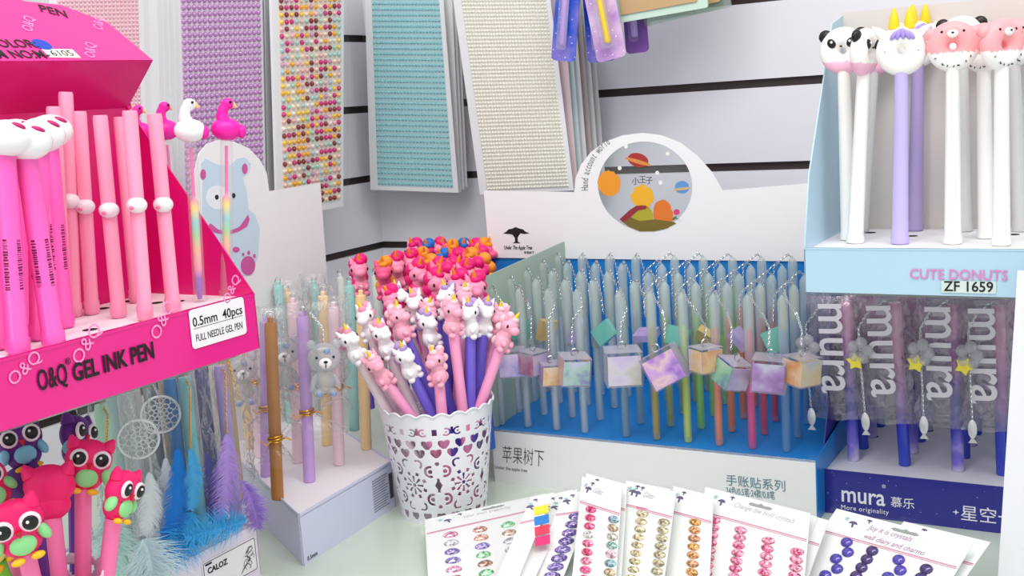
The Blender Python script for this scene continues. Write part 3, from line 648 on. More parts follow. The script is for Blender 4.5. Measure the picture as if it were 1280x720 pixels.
def donut_pen(kind, bpx, tpx, spin, label, bm, zb=None, yb=None):
    if yb is None: B = onz(*bpx, DA.z + DH - .003)
    else: B = DM @ V((*bpx, DH - .003))
    nn = V((ray(*tpx).x, ray(*tpx).y, 0)); T = onp(*tpx, B, nn); L = (T - B).length - .019
    root = thing('donut_topper_pen', label, 'pen', stick_frame(B, T, 0), 'donut topper pens')
    MB().lathe([(.0062, 0), (.0078, .001), (.0078, .006), (.0070, .008), (.0062, L * .6), (.0056, L)], 0, 18).obj('barrel', bm, root)
    mats = {'panda': [CRW, ICP], 'unicorn': [CRW, CRW], 'bear': [PEACH, CRW]}[kind]; mb = MB()
    donut(mb, .0118, .0090, zsplit=-.009 if kind == 'panda' else -.005 if kind == 'bear' else -9)
    TM = at(0, 0, L + .0165) @ Mx.Rotation(spin, 4, 'Z')
    tp = mb.obj('donut_topper', mats, root, TM)
    if kind == 'panda':
        for s in (-1, 1): MB().ell((s * .0155, .001, .0135), (.0062, .004, .006)).obj('ear', BRB, tp)
        mb = MB()
        for s in (-1, 1): mb.ell((s * .0085, -.0066, .007), (.0038, .0022, .0045), R=Mx.Rotation(s * .5, 3, 'Y'))
        mb.ell((0, -.0076, .004), (.0013, .001, .0009)); mb.obj('eye_patches', BRB, tp)
        mb = MB()
        for s in (-1, 1): mb.ell((s * .0080, -.0088, .008), .0011)
        mb.obj('eye_highlights', CRW, tp)
    if kind == 'unicorn':
        YH = mat('horn_yellow', (250, 206, 30), .35)
        for s in (-1, 1): MB().lathe([(.0048, 0), (.0044, .006), (.003, .012), (.0008, .0175)], 0, 12).obj('horn', YH, tp, at(s * .0062, 0, .0185))
        for s in (-1, 1): MB().lathe([(.0048, 0), (.0036, .006), (.0006, .0125)], 0, 10).obj('ear', CRW, tp, at(s * .0145, 0, .013) @ Mx.Rotation(s * .85, 4, 'Y'))
        mb = MB()
        for a in (-.7, -.3, .1, .5, .8): mb.ell((a * .009, -.0075, .0145 - abs(a) * .002), (.0022, .0022, .0048), R=Mx.Rotation(-a * .9, 3, 'Y'))
        mb.obj('mane', mat('mane_lilac', (168, 148, 224), .45), tp)
        mb = MB()
        for s in (-1, 1): mb.tube([(s * .0175, -.0035, .000), (s * .0155, -.006, -.0012), (s * .0130, -.0072, 0)], .0005, 0, 5)
        mb.obj('closed_eyes', BRB, tp)
    if kind == 'bear':
        for s in (-1, 1): MB().ell((s * .017, .001, .0105), (.0055, .0045, .0055)).obj('ear', PEACH, tp)
        mb = MB(); mb.ell((0, -.0078, .010), (.0046, .0026, .0034)); mb.obj('muzzle', CRW, tp)
        mb = MB(); mb.ell((0, -.0103, .011), (.0012, .0008, .0009))
        for s in (-1, 1): mb.ell((s * .0085, -.0066, .012), .0012)
        mb.obj('eyes_and_nose', BRB, tp)
        rr = random.Random(3); mb = MB()
        for _ in range(10):
            a = -pi / 2 + rr.uniform(-1, 1); mb.ell((.0165 * cos(a), -.0068, .0165 * sin(a)), (.0011, .0004, .0004), R=Mx.Rotation(rr.uniform(0, 3), 3, 'Y'))
        mb.obj('sprinkles', BRB, tp)
    return root
WBM = mat('white_barrel', (244, 243, 238), .35, coat=.3); LBM = mat('lavender_barrel', (192, 180, 230), .35, coat=.3)
CLB = mat('milky_barrel', (226, 226, 222), .35, alpha=.75)
donut_pen('panda', (1069, 304), (1081, 62), 1.15, 'panda donut pen turned sideways, front left in the pale blue box', WBM)
donut_pen('panda', (1061, 300), (1054, 60), -.25, 'panda donut pen facing out, behind the sideways panda', WBM)
donut_pen('unicorn', (1125, 305), (1127, 60), 0, 'white unicorn donut pen with yellow horns on lavender barrel, front row', LBM)
donut_pen('unicorn', (.068, .135), (1148, 52), .5, 'second unicorn donut pen on purple barrel, behind the front unicorn', mat('violet_barrel', (168, 152, 200), .35), yb=1)
donut_pen('bear', (1191, 305), (1191, 54), 0, 'coral pink bear donut pen facing out in the front row', WBM)
donut_pen('bear', (1252, 307), (1252, 52), .8, 'coral pink bear donut pen turned right, at the frame edge', WBM)
donut_pen('bear', (1233, 298), (1229, 56), -.5, 'coral pink bear donut pen tucked between the two front bears', WBM)
donut_pen('panda', (.020, .125), (1093, 62), .3, 'rear panda donut pen hidden behind the sideways panda', CLB, yb=1)
donut_pen('panda', (.112, .130), (1202, 46), 0, 'rear panda donut pen, black ears above the front pink bear', CLB, yb=1)
donut_pen('bear', (.160, .130), (1266, 50), 0, 'rear coral bear donut pen cut by the right frame edge', CLB, yb=1)
# ================================================================ GALAXY PEN BOX (lower right)
GA = onz(1027, 640, 0); GA.z = 0; GM = frame(GA, UXR, UYR); iG = GM.inverted()
NAVY = mat('royal_blue_card', (40, 40, 140), .3, coat=.3, var=.06)
gb = thing('pen_display_box', 'dark royal blue display box of galaxy pens, lower right', 'display box', GM)
GW, GD, GH = .235, .20, .0455
card_tray(gb, GW, GD, GH, NAVY, mat('pale_grey_tray', (236, 236, 242), .5), [(.024 + .05 * i, .13 + .038 * (i % 2)) for i in range(4)])
side(gb, 0, [(0, 0), (0, GH), (.03, .10), (.06, .232), (GD, .232), (GD, 0)], NAVY)
side(gb, GW - .0012, [(0, 0), (0, GH), (.03, .10), (.06, .232), (GD, .232), (GD, 0)], NAVY)
MB().box((0, GD, 0), (GW, GD + .0012, .234)).obj('back_panel', mat('bag_haze_lilac_card', (184, 164, 196), .5), gb)  # pale haze of the clear bags painted into the panel colour
FG = at(0, -.0004, 0) @ RX
def gl(x, y): q = iG @ onp(x, y, GA, UYR); return q.x, q.z
WI = mat('white_print', (236, 236, 246), .5)
q = gl(1051, 626); text('mura', FG @ at(q[0], q[1], 0), .0245, WI, gb, weight=.012, sx=.84)
q = gl(1101, 620); text('®', FG @ at(q[0] + .0012, q[1] + .0085, 0), .005, WI, gb)
q = gl(1113, 632); text('慕乐', FG @ at(q[0], q[1], 0), .0115, WI, gb)
q = gl(1051, 636); text('More originality', FG @ at(q[0], q[1], 0), .0068, WI, gb, sx=.95, space=1.1)
q = gl(1200, 648); text('星空一', FG @ at(q[0], q[1], 0), .0165, WI, gb)
q = gl(1195, 640); flat('spark_print', [[(q[0] + (.003 if i % 2 == 0 else .0009) * cos(i * pi / 4), q[1] + (.003 if i % 2 == 0 else .0009) * sin(i * pi / 4)) for i in range(8)]], FG, WI, gb, .0001)
rr = random.Random(5); mb = MB()
for _ in range(40):
    x, z = rr.uniform(0, GW), rr.uniform(.002, GH - .002); s_ = rr.uniform(.0002, .0005); mb.add([(x - s_, -.0003, z), (x, -.0003, z - s_), (x + s_, -.0003, z), (x, -.0003, z + s_)], [(0, 1, 2, 3)])
mb.obj('printed_stars', WI, gb)
GAL = ramp_mat('galaxy_barrel', [(.0, (200, 190, 226)), (.12, (120, 110, 210)), (.3, (48, 54, 180)), (.5, (90, 70, 190)), (.72, (210, 130, 200)), (1, (244, 170, 210))], 'z', 0, .16, nscale=35, namt=.55, rnd=True, speck=0, rough=.3)
GAL2 = ramp_mat('galaxy_barrel_blue', [(.0, (40, 70, 190)), (.25, (50, 60, 190)), (.45, (170, 130, 200)), (.7, (226, 150, 196)), (1, (246, 190, 214))], 'z', 0, .16, nscale=35, namt=.35, rnd=True, rough=.3)
gbar = [pen_body(.166, .0062, GAL), pen_body(.166, .0062, GAL2)]
gbag = [bag_mesh(.16, .045, .172, .026, .010, 3 + i, m=film('galaxy_bag', (240, 236, 244), .17, .7, 60, .6)) for i in range(3)]
starm = None
def star_out(R, r=.5, n=5): return [(R * (1 if i % 2 == 0 else r) * cos(pi / 2 + i * pi / n), R * (1 if i % 2 == 0 else r) * sin(pi / 2 + i * pi / n)) for i in range(2 * n)]
YST = mat('yellow_star', (244, 226, 70), .35); CSTM = mat('clear_star_cloud', (206, 204, 214), .15, alpha=.45, coat=.9)
FISHM = mat('white_fish_charm', (226, 226, 230), .25, metal=.3, coat=.6)
for r in range(3, -1, -1):
    for c in range(4):
        px = [(1069, 573), (1133, 579), (1200, 583), (1256, 587)][c]
        B = onz(*px, GH - .003); l = iG @ B; l = V((l.x, .044 + .042 * r, GH - .003)); B = GM @ l
        M = Mx.Translation(B) @ Mx.Rotation(radians(-30), 4, 'Z') @ Mx.Rotation([-.03, -.05, -.02, -.03][c], 4, 'Y')
        nm = ['front', 'second', 'third', 'rear'][r]
        root = thing('galaxy_pen', f'bagged galaxy pen, {ORD[c]} from left in the {nm} row of dark blue box', 'pen', M, 'bagged galaxy pens')
        link('barrel', gbar[(c + r) % 2], root)
        if r < 2:
            link('clear_bag', gbag[(c + r) % 3], root, at(-.012, 0, 0))
            MB_t = at(-.024, -.0155, .168) @ RX @ Mx.Rotation(-pi / 2, 4, 'Z')
            text('mura', MB_t, .050, mat('bag_print_white', (232, 226, 238), .5, alpha=.9), root, name='bag_lettering', weight=.008, sx=.9)
        if r < 1:
            cx = -.036 + .004 * c
            ch = chain_mesh([(0, 0, .166), (-.006, -.008, .170), (cx * .7, -.016, .160), (cx, -.020, .145), (cx, -.021, .115), (cx + .001, -.021, .060)], CHROME)
            link('chain', ch, root)
            st = flat('star_charm', [star_out(.009, .6)], at(cx - .004, -.024, .112) @ RX @ Mx.Rotation(.3 + c, 4, 'Z'), YST, root, .0012)
            mb = MB()
            for k in range(5): mb.ell((cx + .007 * cos(k * 1.3), -.021, .122 + .008 * sin(k * 1.3)), .0062, 0, 10, 7)
            mb.obj('clear_cloud_charm', CSTM, root)
            mb = MB(); mb.ell((0, 0, 0), (.0042, .0015, .0095)); mb.slab([(-.0042, -.0006, -.0135), (.0042, -.0006, -.0135), (0, -.0006, -.0075)], (0, .0012, 0))
            mb.obj('fish_charm', FISHM, root, at(cx + .001, -.021, .050))
# plain white card stand at the right edge, nearer than the galaxy box
w0, w1 = onz(1246, 745, 0), None
e = V((.86, -.5, 0)); RM = frame(w0, e, Z)
p_t = RM.inverted() @ onp(1272, 338, w0, V((.5, .86, 0)))
wc = thing('white_card_panel', 'plain white upright card panel cut by the right frame edge', 'card', RM)
flat('card', [[(0, 0), (.10, 0), (.10, p_t.y), (p_t.x, p_t.y)]], Mx(), mat('plain_white_card', (232, 232, 240), .4), wc, .0008)
MB().box((0.005, .0008, 0), (.1, .04, .0012)).obj('foot', WHITE, wc, Mx.Rotation(-pi / 2, 4, 'X') @ Mx.Rotation(pi / 2, 4, 'X') @ Mx.Identity(4)) if 0 else None
# ================================================================ BEAR PEN BOX (left centre)
F0 = onz(380, 708, 0); F0.z = 0; F1 = onz(495, 633, 0); F1.z = 0; DPV = V((-.13, .247, 0)); BZ = .0525
bx = thing('pen_display_box', 'pale lavender white display box of pastel bear charm pens, left centre', 'display box', Mx.Translation(F0))
LAV = mat('pale_lavender_card', (214, 216, 240), .4, coat=.15, var=.02)
f1 = F1 - F0; b0 = DPV; b1 = f1 + DPV; zz = Z * BZ
ni = V((-f1.y, f1.x, 0)).normalized()
MB().slab([V((0, 0, 0)), f1, f1 + zz, zz], ni * .0012).obj('front_panel', LAV, bx)
MB().slab([V((0, 0, 0)), b0, b0 + zz, zz], f1.normalized() * .0012).obj('side_panel', LAV, bx)
MB().slab([f1, b1, b1 + zz, f1 + zz], -f1.normalized() * .0012).obj('side_panel', LAV, bx)
MB().slab([V((0, 0, BZ - .004)), f1 + Z * (BZ - .004), b1 + Z * (BZ - .004), b0 + Z * (BZ - .004)], Z * .0012).obj('pen_tray', TRAYW, bx)
FBM = frame(V((0, 0, 0)) - ni * .0003, f1, Z)
mb = MB(); fl = f1.length
for i in range(13):
    z = .008 + i * .0028; mb.box((fl - .042, z, 0), (fl - .012 - .006 * (i * 7 % 4) / 3, z + .0009, .0001))
mb.obj('small_print', GREY, bx, FBM)
mb = MB(); 
for i in range(12): mb.box((fl - .010 + .0006 * i, .012, 0), (fl - .010 + .0006 * i + .0003, .040, .0001))
mb.obj('barcode_print', INK, bx, FBM)
text('0.5mm', FBM @ at(.006, .003, 0), .006, INK, bx)
# header with the pale blue bear; it stands on the back edge
HO = F0 + b0; hx = f1.normalized(); HMx = frame(V(b0), hx, Z); HW_ = frame(HO, hx, Z); iH = HW_.inverted(); hn = HW_.to_3x3() @ V((0, 0, 1))
def hq(x, y): q = iH @ onp(x, y, HO, hn); return q.x, q.y
R_ = hq(403, 330); R0 = (R_[0], .02)
ho = [R0, hq(400, 228), hq(336, 239)] + [hq(*p) for p in [(333, 216), (324, 199), (310, 185), (292, 177), (272, 175), (258, 180), (248, 192), (243, 214), (241, 250)]] + [(hq(241, 300)[0], .02)]
flat('header_card', [ho], HMx, mat('header_white_card', (240, 240, 241), .35, coat=.2), bx, .0006)
HP_ = HMx @ at(0, 0, .0008)
def hart(pts, c, dz, name): flat(name, [[hq(*p) for p in pts]], HP_ @ at(0, 0, dz), mat('print_%d_%d_%d' % c, c, .45), bx, .0001)
def ring(cx, cy, rx, ry, n=30, jag=0): return [(cx + rx * cos(2 * pi * i / n), cy + ry * sin(2 * pi * i / n)) for i in range(n)]
BL_ = (200, 222, 236); PU = (206, 90, 160)
hart([(252, 225), (250, 205), (256, 198), (265, 203), (272, 206), (288, 206), (296, 198), (306, 197), (313, 205), (310, 216), (303, 222), (308, 240), (310, 262), (318, 268), (324, 285), (322, 320), (314, 344), (262, 350), (252, 300)], BL_, 0, 'bear_print')
hart(ring(272, 247, 15, 15), (236, 242, 246), .0002, 'muzzle_print')
for p in ((270, 246.5), (291, 244.5)): hart(ring(*p, 2.3, 3.2), (20, 20, 24), .0004, 'eye_print')
hart(ring(253, 218, 3.5, 6.5), PU, .0004, 'ear_print'); hart(ring(305, 211, 3.5, 6.5), PU, .0004, 'ear_print')
hart([(262, 279), (272, 287), (284, 289), (298, 284), (306, 273), (309, 268), (311, 274), (308, 283), (298, 289), (284, 294), (268, 291), (258, 285)], PU, .0004, 'scarf_print')
hart(ring(309, 332, 9, 12), PU, .0004, 'paw_print')
for p in ((294, 312, 4.5, 3.5), (303, 318, 1.6, 2.2), (310, 316, 1.8, 2.6), (317, 320, 1.8, 2.6)): hart(ring(*p), PU, .0004, 'paw_print')
PAST = dict(mint=(160, 212, 208), cream=(246, 216, 160), lilac=(196, 160, 222), white=(228, 234, 226), blush=(242, 212, 220), brown=(170, 112, 50))
PM_ = {k: mat('pastel_' + k, v, .4, coat=.15) for k, v in PAST.items()}
zt2 = BZ - .0028
# colour, base pixel or None, top pixel, bag, bear charm (pixel of the head) 
BP = [('brown', (347, 624), (338, 403), 1, None), ('lilac', (387, 602), (378, 396), 1, (405, 447)), ('blush', (424, 581), (417, 384), 1, None), ('cream', (458, 561), (451, 369), 0, None),
      ('lilac', (333, 595), (332, 402), 1, (354, 440)), ('blush', (373, 578), (366, 379), 1, None), ('cream', (409, 556), (404, 370), 1, None), ('mint', (443, 538), (437, 357), 0, None),
      ('blush', (326, 571), None, 1, (302, 462)), ('cream', None, (358, 366), 1, None), ('mint', None, (393, 356), 1, None), ('white', None, (425, 347), 0, None), ('mint', None, (348, 357), 0, None), ('white', None, (383, 344), 1, None),
      ('mint', None, (483, 357), 0, None), ('white', None, (469, 345), 0, None), ('white', None, (509, 347), 1, None), ('cream', (314, 560), None, 1, None), ('blush', None, (494, 372), 0, None)]
tiem = None
def bear_charm(parent, M, sc=1):
    GC = mat('smoky_clear_resin', (196, 202, 208), .1, alpha=.4, coat=1)
    mb = MB(); mb.ell((0, 0, 0), (.0175, .010, .0155), n=20, k=14)
    for s in (-1, 1): mb.ell((s * .0125, 0, .0135), (.0055, .004, .0055))
    mb.ell((0, 0, -.024), (.0115, .008, .0135), n=16, k=10)
    for s in (-1, 1): mb.ell((s * .0118, -.002, -.025), (.0034, .004, .0095), R=Mx.Rotation(-s * .35, 3, 'Y')); mb.ell((s * .0068, -.004, -.0355), (.0056, .006, .0050))
    b = mb.obj('bear_charm', GC, parent, M)
    MB().ell((0, -.0095, -.004), (.0066, .0035, .0056)).obj('muzzle', CRW, b)
    mb = MB(); mb.ell((0, -.0131, -.002), (.0022, .001, .0015)); mb.ell((0, -.0128, -.006), (.0006, .0006, .0026))
    for s in (-1, 1): mb.ell((s * .0085, -.0092, .002), .0014)
    mb.obj('eyes_and_nose', BRB, b)
    for g_ in ((.002, -.0093, .008), (-.007, -.0092, -.036), (.007, -.0092, -.036)): MB().ell(g_, (.0034, .0012, .0028)).obj('blue_glitter', mat('blue_glitter', (150, 180, 230), .25, metal=.4, alpha=.6), b)
    return b
for i, (c, b, t, bg, bear) in enumerate(BP):
    if b: B = onz(*b, zt2)
    else: B = onz(*t, zt2 + .156); B.z = zt2
    if not b and (B - HO).dot(hn) < .014 and (B - HO).dot(hx) < R_[0]:      # keep the rear row in front of the header card
        T = onp(*t, HO + hn * .014, hn); B = V((T.x, T.y, zt2))
    if t: T = onp(*t, B, V((B.x, B.y, 0)))
    else: T = B + V((0, 0, .155))
    L = (T - B).length
    where = ['leftmost of the front row', 'second in the front row', 'third in the front row', 'fourth in the front row, by the lace cup', 'behind the brown pen', 'second of the second row', 'third of the second row', 'behind the lace cup side', 'rear left, low',
             'top left of the cluster', 'tied in a bag mid cluster', 'rear, left of the yellow topped pen', 'far rear left below the bear sign', 'rear below the white header corner', 'rear right near the unicorns', 'tallest at rear right', 'rearmost right', 'beside the magenta box corner', 'far right rear'][i]
    root = thing('bear_charm_pen', f'{c} {"bagged " if bg else ""}pen with ring top{" and smoky clear bear charm" if bear else ""}, {where}', 'pen', stick_frame(B, T), 'pastel pens in the lavender box')
    mb = MB(); mb.lathe([(.0052, 0), (.0062, .001), (.0062, L - .004), (.0055, L), (.0028, L + .0003), (.0028, L + .005), (.001, L + .006)], 0, 16)
    mb.obj('barrel', PM_[c], root)
    MB().tube([(.003 * cos(a * pi / 5), 0, L + .0075 + .003 * sin(a * pi / 5)) for a in range(10)], .0006, 0, 5, closed=True).obj('metal_ring', CHROME, root)
    if bg:
        nk = .062 + .012 * (i % 3)
        link('clear_bag', bag_mesh(L, nk - .024, L + .016, .016 + (.016 if bear else 0), .012, i, neck=nk, cx=.010 if bear else 0, cy=-.004), root)
        mb = MB(); R__ = .0072
        for k in range(3): mb.tube([(R__ * cos(a * pi / 6), R__ * sin(a * pi / 6), nk + .0015 * k + .0015 * sin(a * pi / 6 + k)) for a in range(12)], .0008, 0, 5, closed=True)
        mb.tube([(.004, -.007, nk), (.010, -.010, nk + .004), (.016, -.010, nk + .001)], .0009, 0, 5); mb.tube([(-.004, -.007, nk), (-.010, -.010, nk - .003), (-.014, -.010, nk + .002)], .0009, 0, 5)
        mb.obj('gold_twist_tie', GOLD, root)
    if bear:
        n_ = V((B.x, B.y, 0)).normalized(); q = onp(*bear, B - n_ * .022, n_); lc = root.matrix_world.inverted() @ q
        bear_charm(root, Mx.Translation(lc) @ Mx.Rotation(.1, 4, 'Z'))
        link('chain', chain_mesh([(0, 0, L + .008), (lc.x * .4, -.010, L + .006), (lc.x, lc.y, lc.z + .03), (lc.x, lc.y, lc.z + .016)], CHROME), root)
# ================================================================ UNICORN FIGURES
def uni_meshes(body, mane, key):
    mb = MB(); mb.ell((0, 0, .008), (.0095, .0085, .0105), n=14, k=10)
    mb.tube([(0, .001, .012), (0, -.002, .02), (0, -.003, .025)], [.0075, .0065, .0075], 0, 10)
    mb.ell((0, -.002, .0265), (.0098, .0092, .0085), n=14, k=10); mb.ell((0, -.010, .0235), (.0062, .0058, .0048))
    for s in (-1, 1):
        mb.ell((s * .0058, -.0068, .008), (.003, .0042, .0032), R=Mx.Rotation(.5, 3, 'X')); mb.ell((s * .006, -.005, .0005), (.0036, .0042, .0032))
        mb.lathe([(.003, 0), (.0022, .003), (.0005, .007)], 0, 8, M=at(s * .006, 0, .033) @ Mx.Rotation(s * .35, 4, 'Y'))
    me = [mb.mesh('unicorn_figurine', body)]
    mb = MB()
    fz = 1.5 if key == 'fuchsia' else 1
    for k in range(6): a = k / 5; mb.ell((.002 * fz * (-1) ** k, .0035 * (1 if fz == 1 else .2) + .0055 * sin(a * pi), .036 - a * .024), (.0050 * fz, .0045 * fz, .0046 * fz), 0, 9, 6)
    mb.ell((.001, -.006, .0345), (.0048, .0038, .0034), 0, 9, 6); mb.ell((0, .010, .006), (.0036, .0048, .0055), 0, 9, 6)
    me.append(mb.mesh('mane', mane))
    mb = MB(); mb.lathe([(.0026, 0), (.0026, .001), (.0021, .0035), (.0022, .004), (.0015, .0065), (.0016, .007), (.0004, .0105)], 0, 10, M=at(0, -.005, .034) @ Mx.Rotation(.35, 4, 'X'))
    me.append(mb.mesh('horn', mat('uni_horn_orange', (248, 150, 40), .4) if key == 'fuchsia' else mat('uni_horn_yellow', (250, 226, 60), .4)))
    mb = MB()
    for s in (-1, 1): mb.ell((s * .0085, -.0065, .0265), (.0011, .0013, .0019), 0, 7, 5)
    me.append(mb.mesh('eyes', BRB)); return me
UW = mat('uni_white', (246, 244, 246), .4); UP = mat('uni_pink', (252, 176, 198), .4)
UNI = {'white': uni_meshes(UW, mat('uni_mane_lilac', (180, 150, 210), .45), 'white'), 'whitepink': uni_meshes(UW, mat('uni_mane_pink', (250, 160, 190), .45), 'wp'),
       'pink': uni_meshes(UP, mat('uni_mane_blush', (253, 206, 218), .45), 'pink'), 'fuchsia': uni_meshes(mat('uni_body_rose', (252, 150, 184), .4), mat('uni_mane_fuchsia', (236, 16, 120), .45), 'fuchsia'),
       'orange': uni_meshes(mat('uni_body_rose2', (240, 90, 140), .4), mat('uni_mane_orange', (246, 150, 40), .45), 'fuchsia'), 'blue': uni_meshes(mat('uni_body_fuchsia', (230, 30, 120), .4), mat('uni_mane_blue', (30, 110, 200), .45), 'fuchsia')}
ub = {}
def unicorn_pen(kind, bar, B, T, spin, label, group, sc=1):
    L = (T - B).length
    root = thing('unicorn_topper_pen', label, 'pen', stick_frame(B, T, 0), group)
    MB().lathe([(.0045, 0), (.0056, .001), (.0056, L)], 0, 14).obj('barrel', bar, root)
    me = UNI[kind]; f = link('unicorn_figurine', me[0], root, at(0, 0, L) @ Mx.Rotation(spin, 4, 'Z') @ Mx.Scale(sc, 4))
    for n, m in zip(('mane', 'horn', 'eyes'), me[1:]): link(n, m, f)
# rear box of magenta maned unicorn pens
US = (UXL * .866 + UXR * .3).normalized()
U0 = onz(560, 330, .235); U0.z = 0
um = frame(U0 - UXR * .10, UXR, UYR)
ubx = thing('pen_display_box', 'low white display box of magenta maned unicorn pens, behind the lace cup', 'display box', um)
card_tray(ubx, .19, .15, .05, WHITE, TRAYW); side(ubx, 0, [(0, 0), (0, .05), (.15, .05), (.15, 0)], WHITE); side(ubx, .1888, [(0, 0), (0, .05), (.15, .05), (.15, 0)], WHITE); MB().box((0, .15, 0), (.19, .1512, .05)).obj('back_panel', WHITE, ubx)
rr = random.Random(11)
upx = [(451, 344, 0), (483, 348, 1), (497, 340, 0), (514, 336, 0), (524, 352, 0), (538, 345, 1), (549, 350, 0), (560, 358, 0), (571, 350, 0), (585, 354, 0), (597, 350, 0), (606, 344, 1), (520, 320, 0), (535, 322, 2), (551, 320, 0), (566, 324, 1), (580, 322, 2), (595, 322, 0), (608, 322, 1), (530, 334, 1), (556, 336, 2), (572, 336, 0), (590, 336, 1), (603, 333, 0), (548, 366, 0), (575, 368, 0), (598, 372, 0)]
PBAR = [mat('violet_pen', (110, 84, 200), .4), mat('fuchsia_pen', (214, 50, 140), .4), mat('blue_pen', (50, 90, 190), .4)]
for i, (x, y, k) in enumerate(upx):
    T = onz(x, y + 23, .198 + (.004 if y < 330 else 0)); B = V((T.x, T.y, .047)) + V((rr.uniform(-.004, .004), 0, 0))
    unicorn_pen(['fuchsia', 'orange', 'blue'][k], PBAR[i % 3], B, T, rr.uniform(-1.1, 1.1), f'{["magenta", "orange", "blue"][k]} maned unicorn pen in the rear cluster, {ORD[i % 9]} from left, {["front", "upper", "lower"][i // 9]} part', 'magenta unicorn pens behind the cup', 1.2)
# ================================================================ LACE CUP
cc = onz(557, 655, 0); cc.z = 0; cc += V((cc.x, cc.y, 0)).normalized() * .044
CH, RB_, RT = .122, .0455, .0605
cup = thing('lace_pen_cup', 'white perforated lace pen cup with scalloped rim, full of unicorn pens', 'cup', Mx.Translation(cc))
def in_heart(x, y, s):
    x /= s; y /= s; y += .15
    return (x * x + y * y - .35) ** 3 - x * x * y * y * y * 1.1 < 0
def hole(u, v):
    """u metres round, v metres up: is the sheet cut through here?"""
    P = 2 * pi * .053 / 20
    if .0045 < v < .0125: x = (u + P / 2) % P - P / 2; return in_heart(x, v - .0085, .0070)
    for k, vc in enumerate((.079, .0885)):
        if abs(v - vc) < .005: x = (u + P / 2 + k * P / 2) % P - P / 2; return in_heart(x, v - vc, .0080)
    Q = 2 * pi * .053 / 6
    if .016 < v < .073:
        x = (u + Q / 2) % Q - Q / 2; y = v - .044; r = sqrt(x * x + y * y); a = atan2(y, x)
        if r < .0022: return True
        if .0034 < r < .0105: return cos(a * 8) > .0 + (r - .0035) * 70
        if .0112 < r < .0152: return cos(a * 8 + pi) > .4
        # scrolls between rosettes
        for sx in (-1, 1):
            for sy in (-1, 1):
                dx, dy = x - sx * Q * .36, y - sy * .0155; rr_ = sqrt(dx * dx + dy * dy)
                aa = atan2(dy * sy, -dx * sx)
                if .0040 < rr_ < .0068 and -2.0 < aa < 1.9: return True
                if rr_ < .0024: return True
                dx, dy = x - sx * Q * .13, y - sy * .0235; rr_ = sqrt(dx * dx + dy * dy); aa = atan2(dy * sy, dx * sx)
                if .0030 < rr_ < .0054 and -1.2 < aa < 2.3: return True
        dx = abs(x) - Q / 2
        if abs(dx) + abs(y) * .6 < .0042: return True
        if abs(dx) < .0016 and .0045 < abs(y) < .008: return True
        if dx * dx + (abs(y) - .024) ** 2 < .0022 ** 2: return True
        return False
    if .0945 < v < .110:
        x = (u + P) % (2 * P) - P; y = v - .102; ax = abs(x)
        dx = ax - .0055; r = sqrt(dx * dx + y * y); a = atan2(y, dx)
        if .0026 < r < .0046 and not (-.6 < a < 1.1): return True
        if r < .0011: return True
        if ax < .0012 and abs(y - .001) < .004: return True
        if abs(ax - P * .95) < .0013 and abs(y) < .0035: return True
    return False
NU, NV = 720, 230; mb = MB(); vs = []; fs = []
for j in range(NV + 1):
    for i in range(NU):
        a = 2 * pi * i / NU; v = j / NV; top = CH - .0035 + .0035 * abs(cos(a * 11)) ; z = v * CH
        z = min(z, top); R = RB_ + (RT - RB_) * z / CH
        vs.append((R * cos(a), R * sin(a), z))
for j in range(NV):
    v = (j + .5) / NV * CH
    for i in range(NU):
        a = 2 * pi * (i + .5) / NU
        if v > CH - .0035 + .0035 * abs(cos(a * 11)): continue
        if hole((a * .053), v): continue
        i2 = (i + 1) % NU; fs.append((j * NU + i, j * NU + i2, (j + 1) * NU + i2, (j + 1) * NU + i))
mb.add(vs, fs)
o = mb.obj('lace_wall', mat('white_enamel', (240, 240, 246), .35, coat=.3), cup)
sm = o.modifiers.new('thickness', 'SOLIDIFY'); sm.thickness = .0009; sm.offset = -1
MB().lathe([(.0001, .001), (RB_, .001), (RB_ + .0005, .0), (RB_ + .0005, .0035), (RB_ - .0005, .0035), (RB_ - .001, .002), (.0001, .002)], 0, 48, cap=False).obj('base', mat('white_enamel', (0, 0, 0)), cup)
MB().tube([((RT + .0003) * cos(2 * pi * i / 198), (RT + .0003) * sin(2 * pi * i / 198), CH - .0033 + .0035 * abs(cos(2 * pi * i / 198 * 11))) for i in range(198)], .0010, 0, 6, closed=True).obj('rolled_rim', mat('white_enamel', (0, 0, 0)), cup)
VIO = mat('periwinkle_barrel', (116, 100, 214), .4); PKB = mat('pink_barrel', (250, 166, 206), .4); WHB = mat('blush_white_barrel', (238, 222, 226), .4)
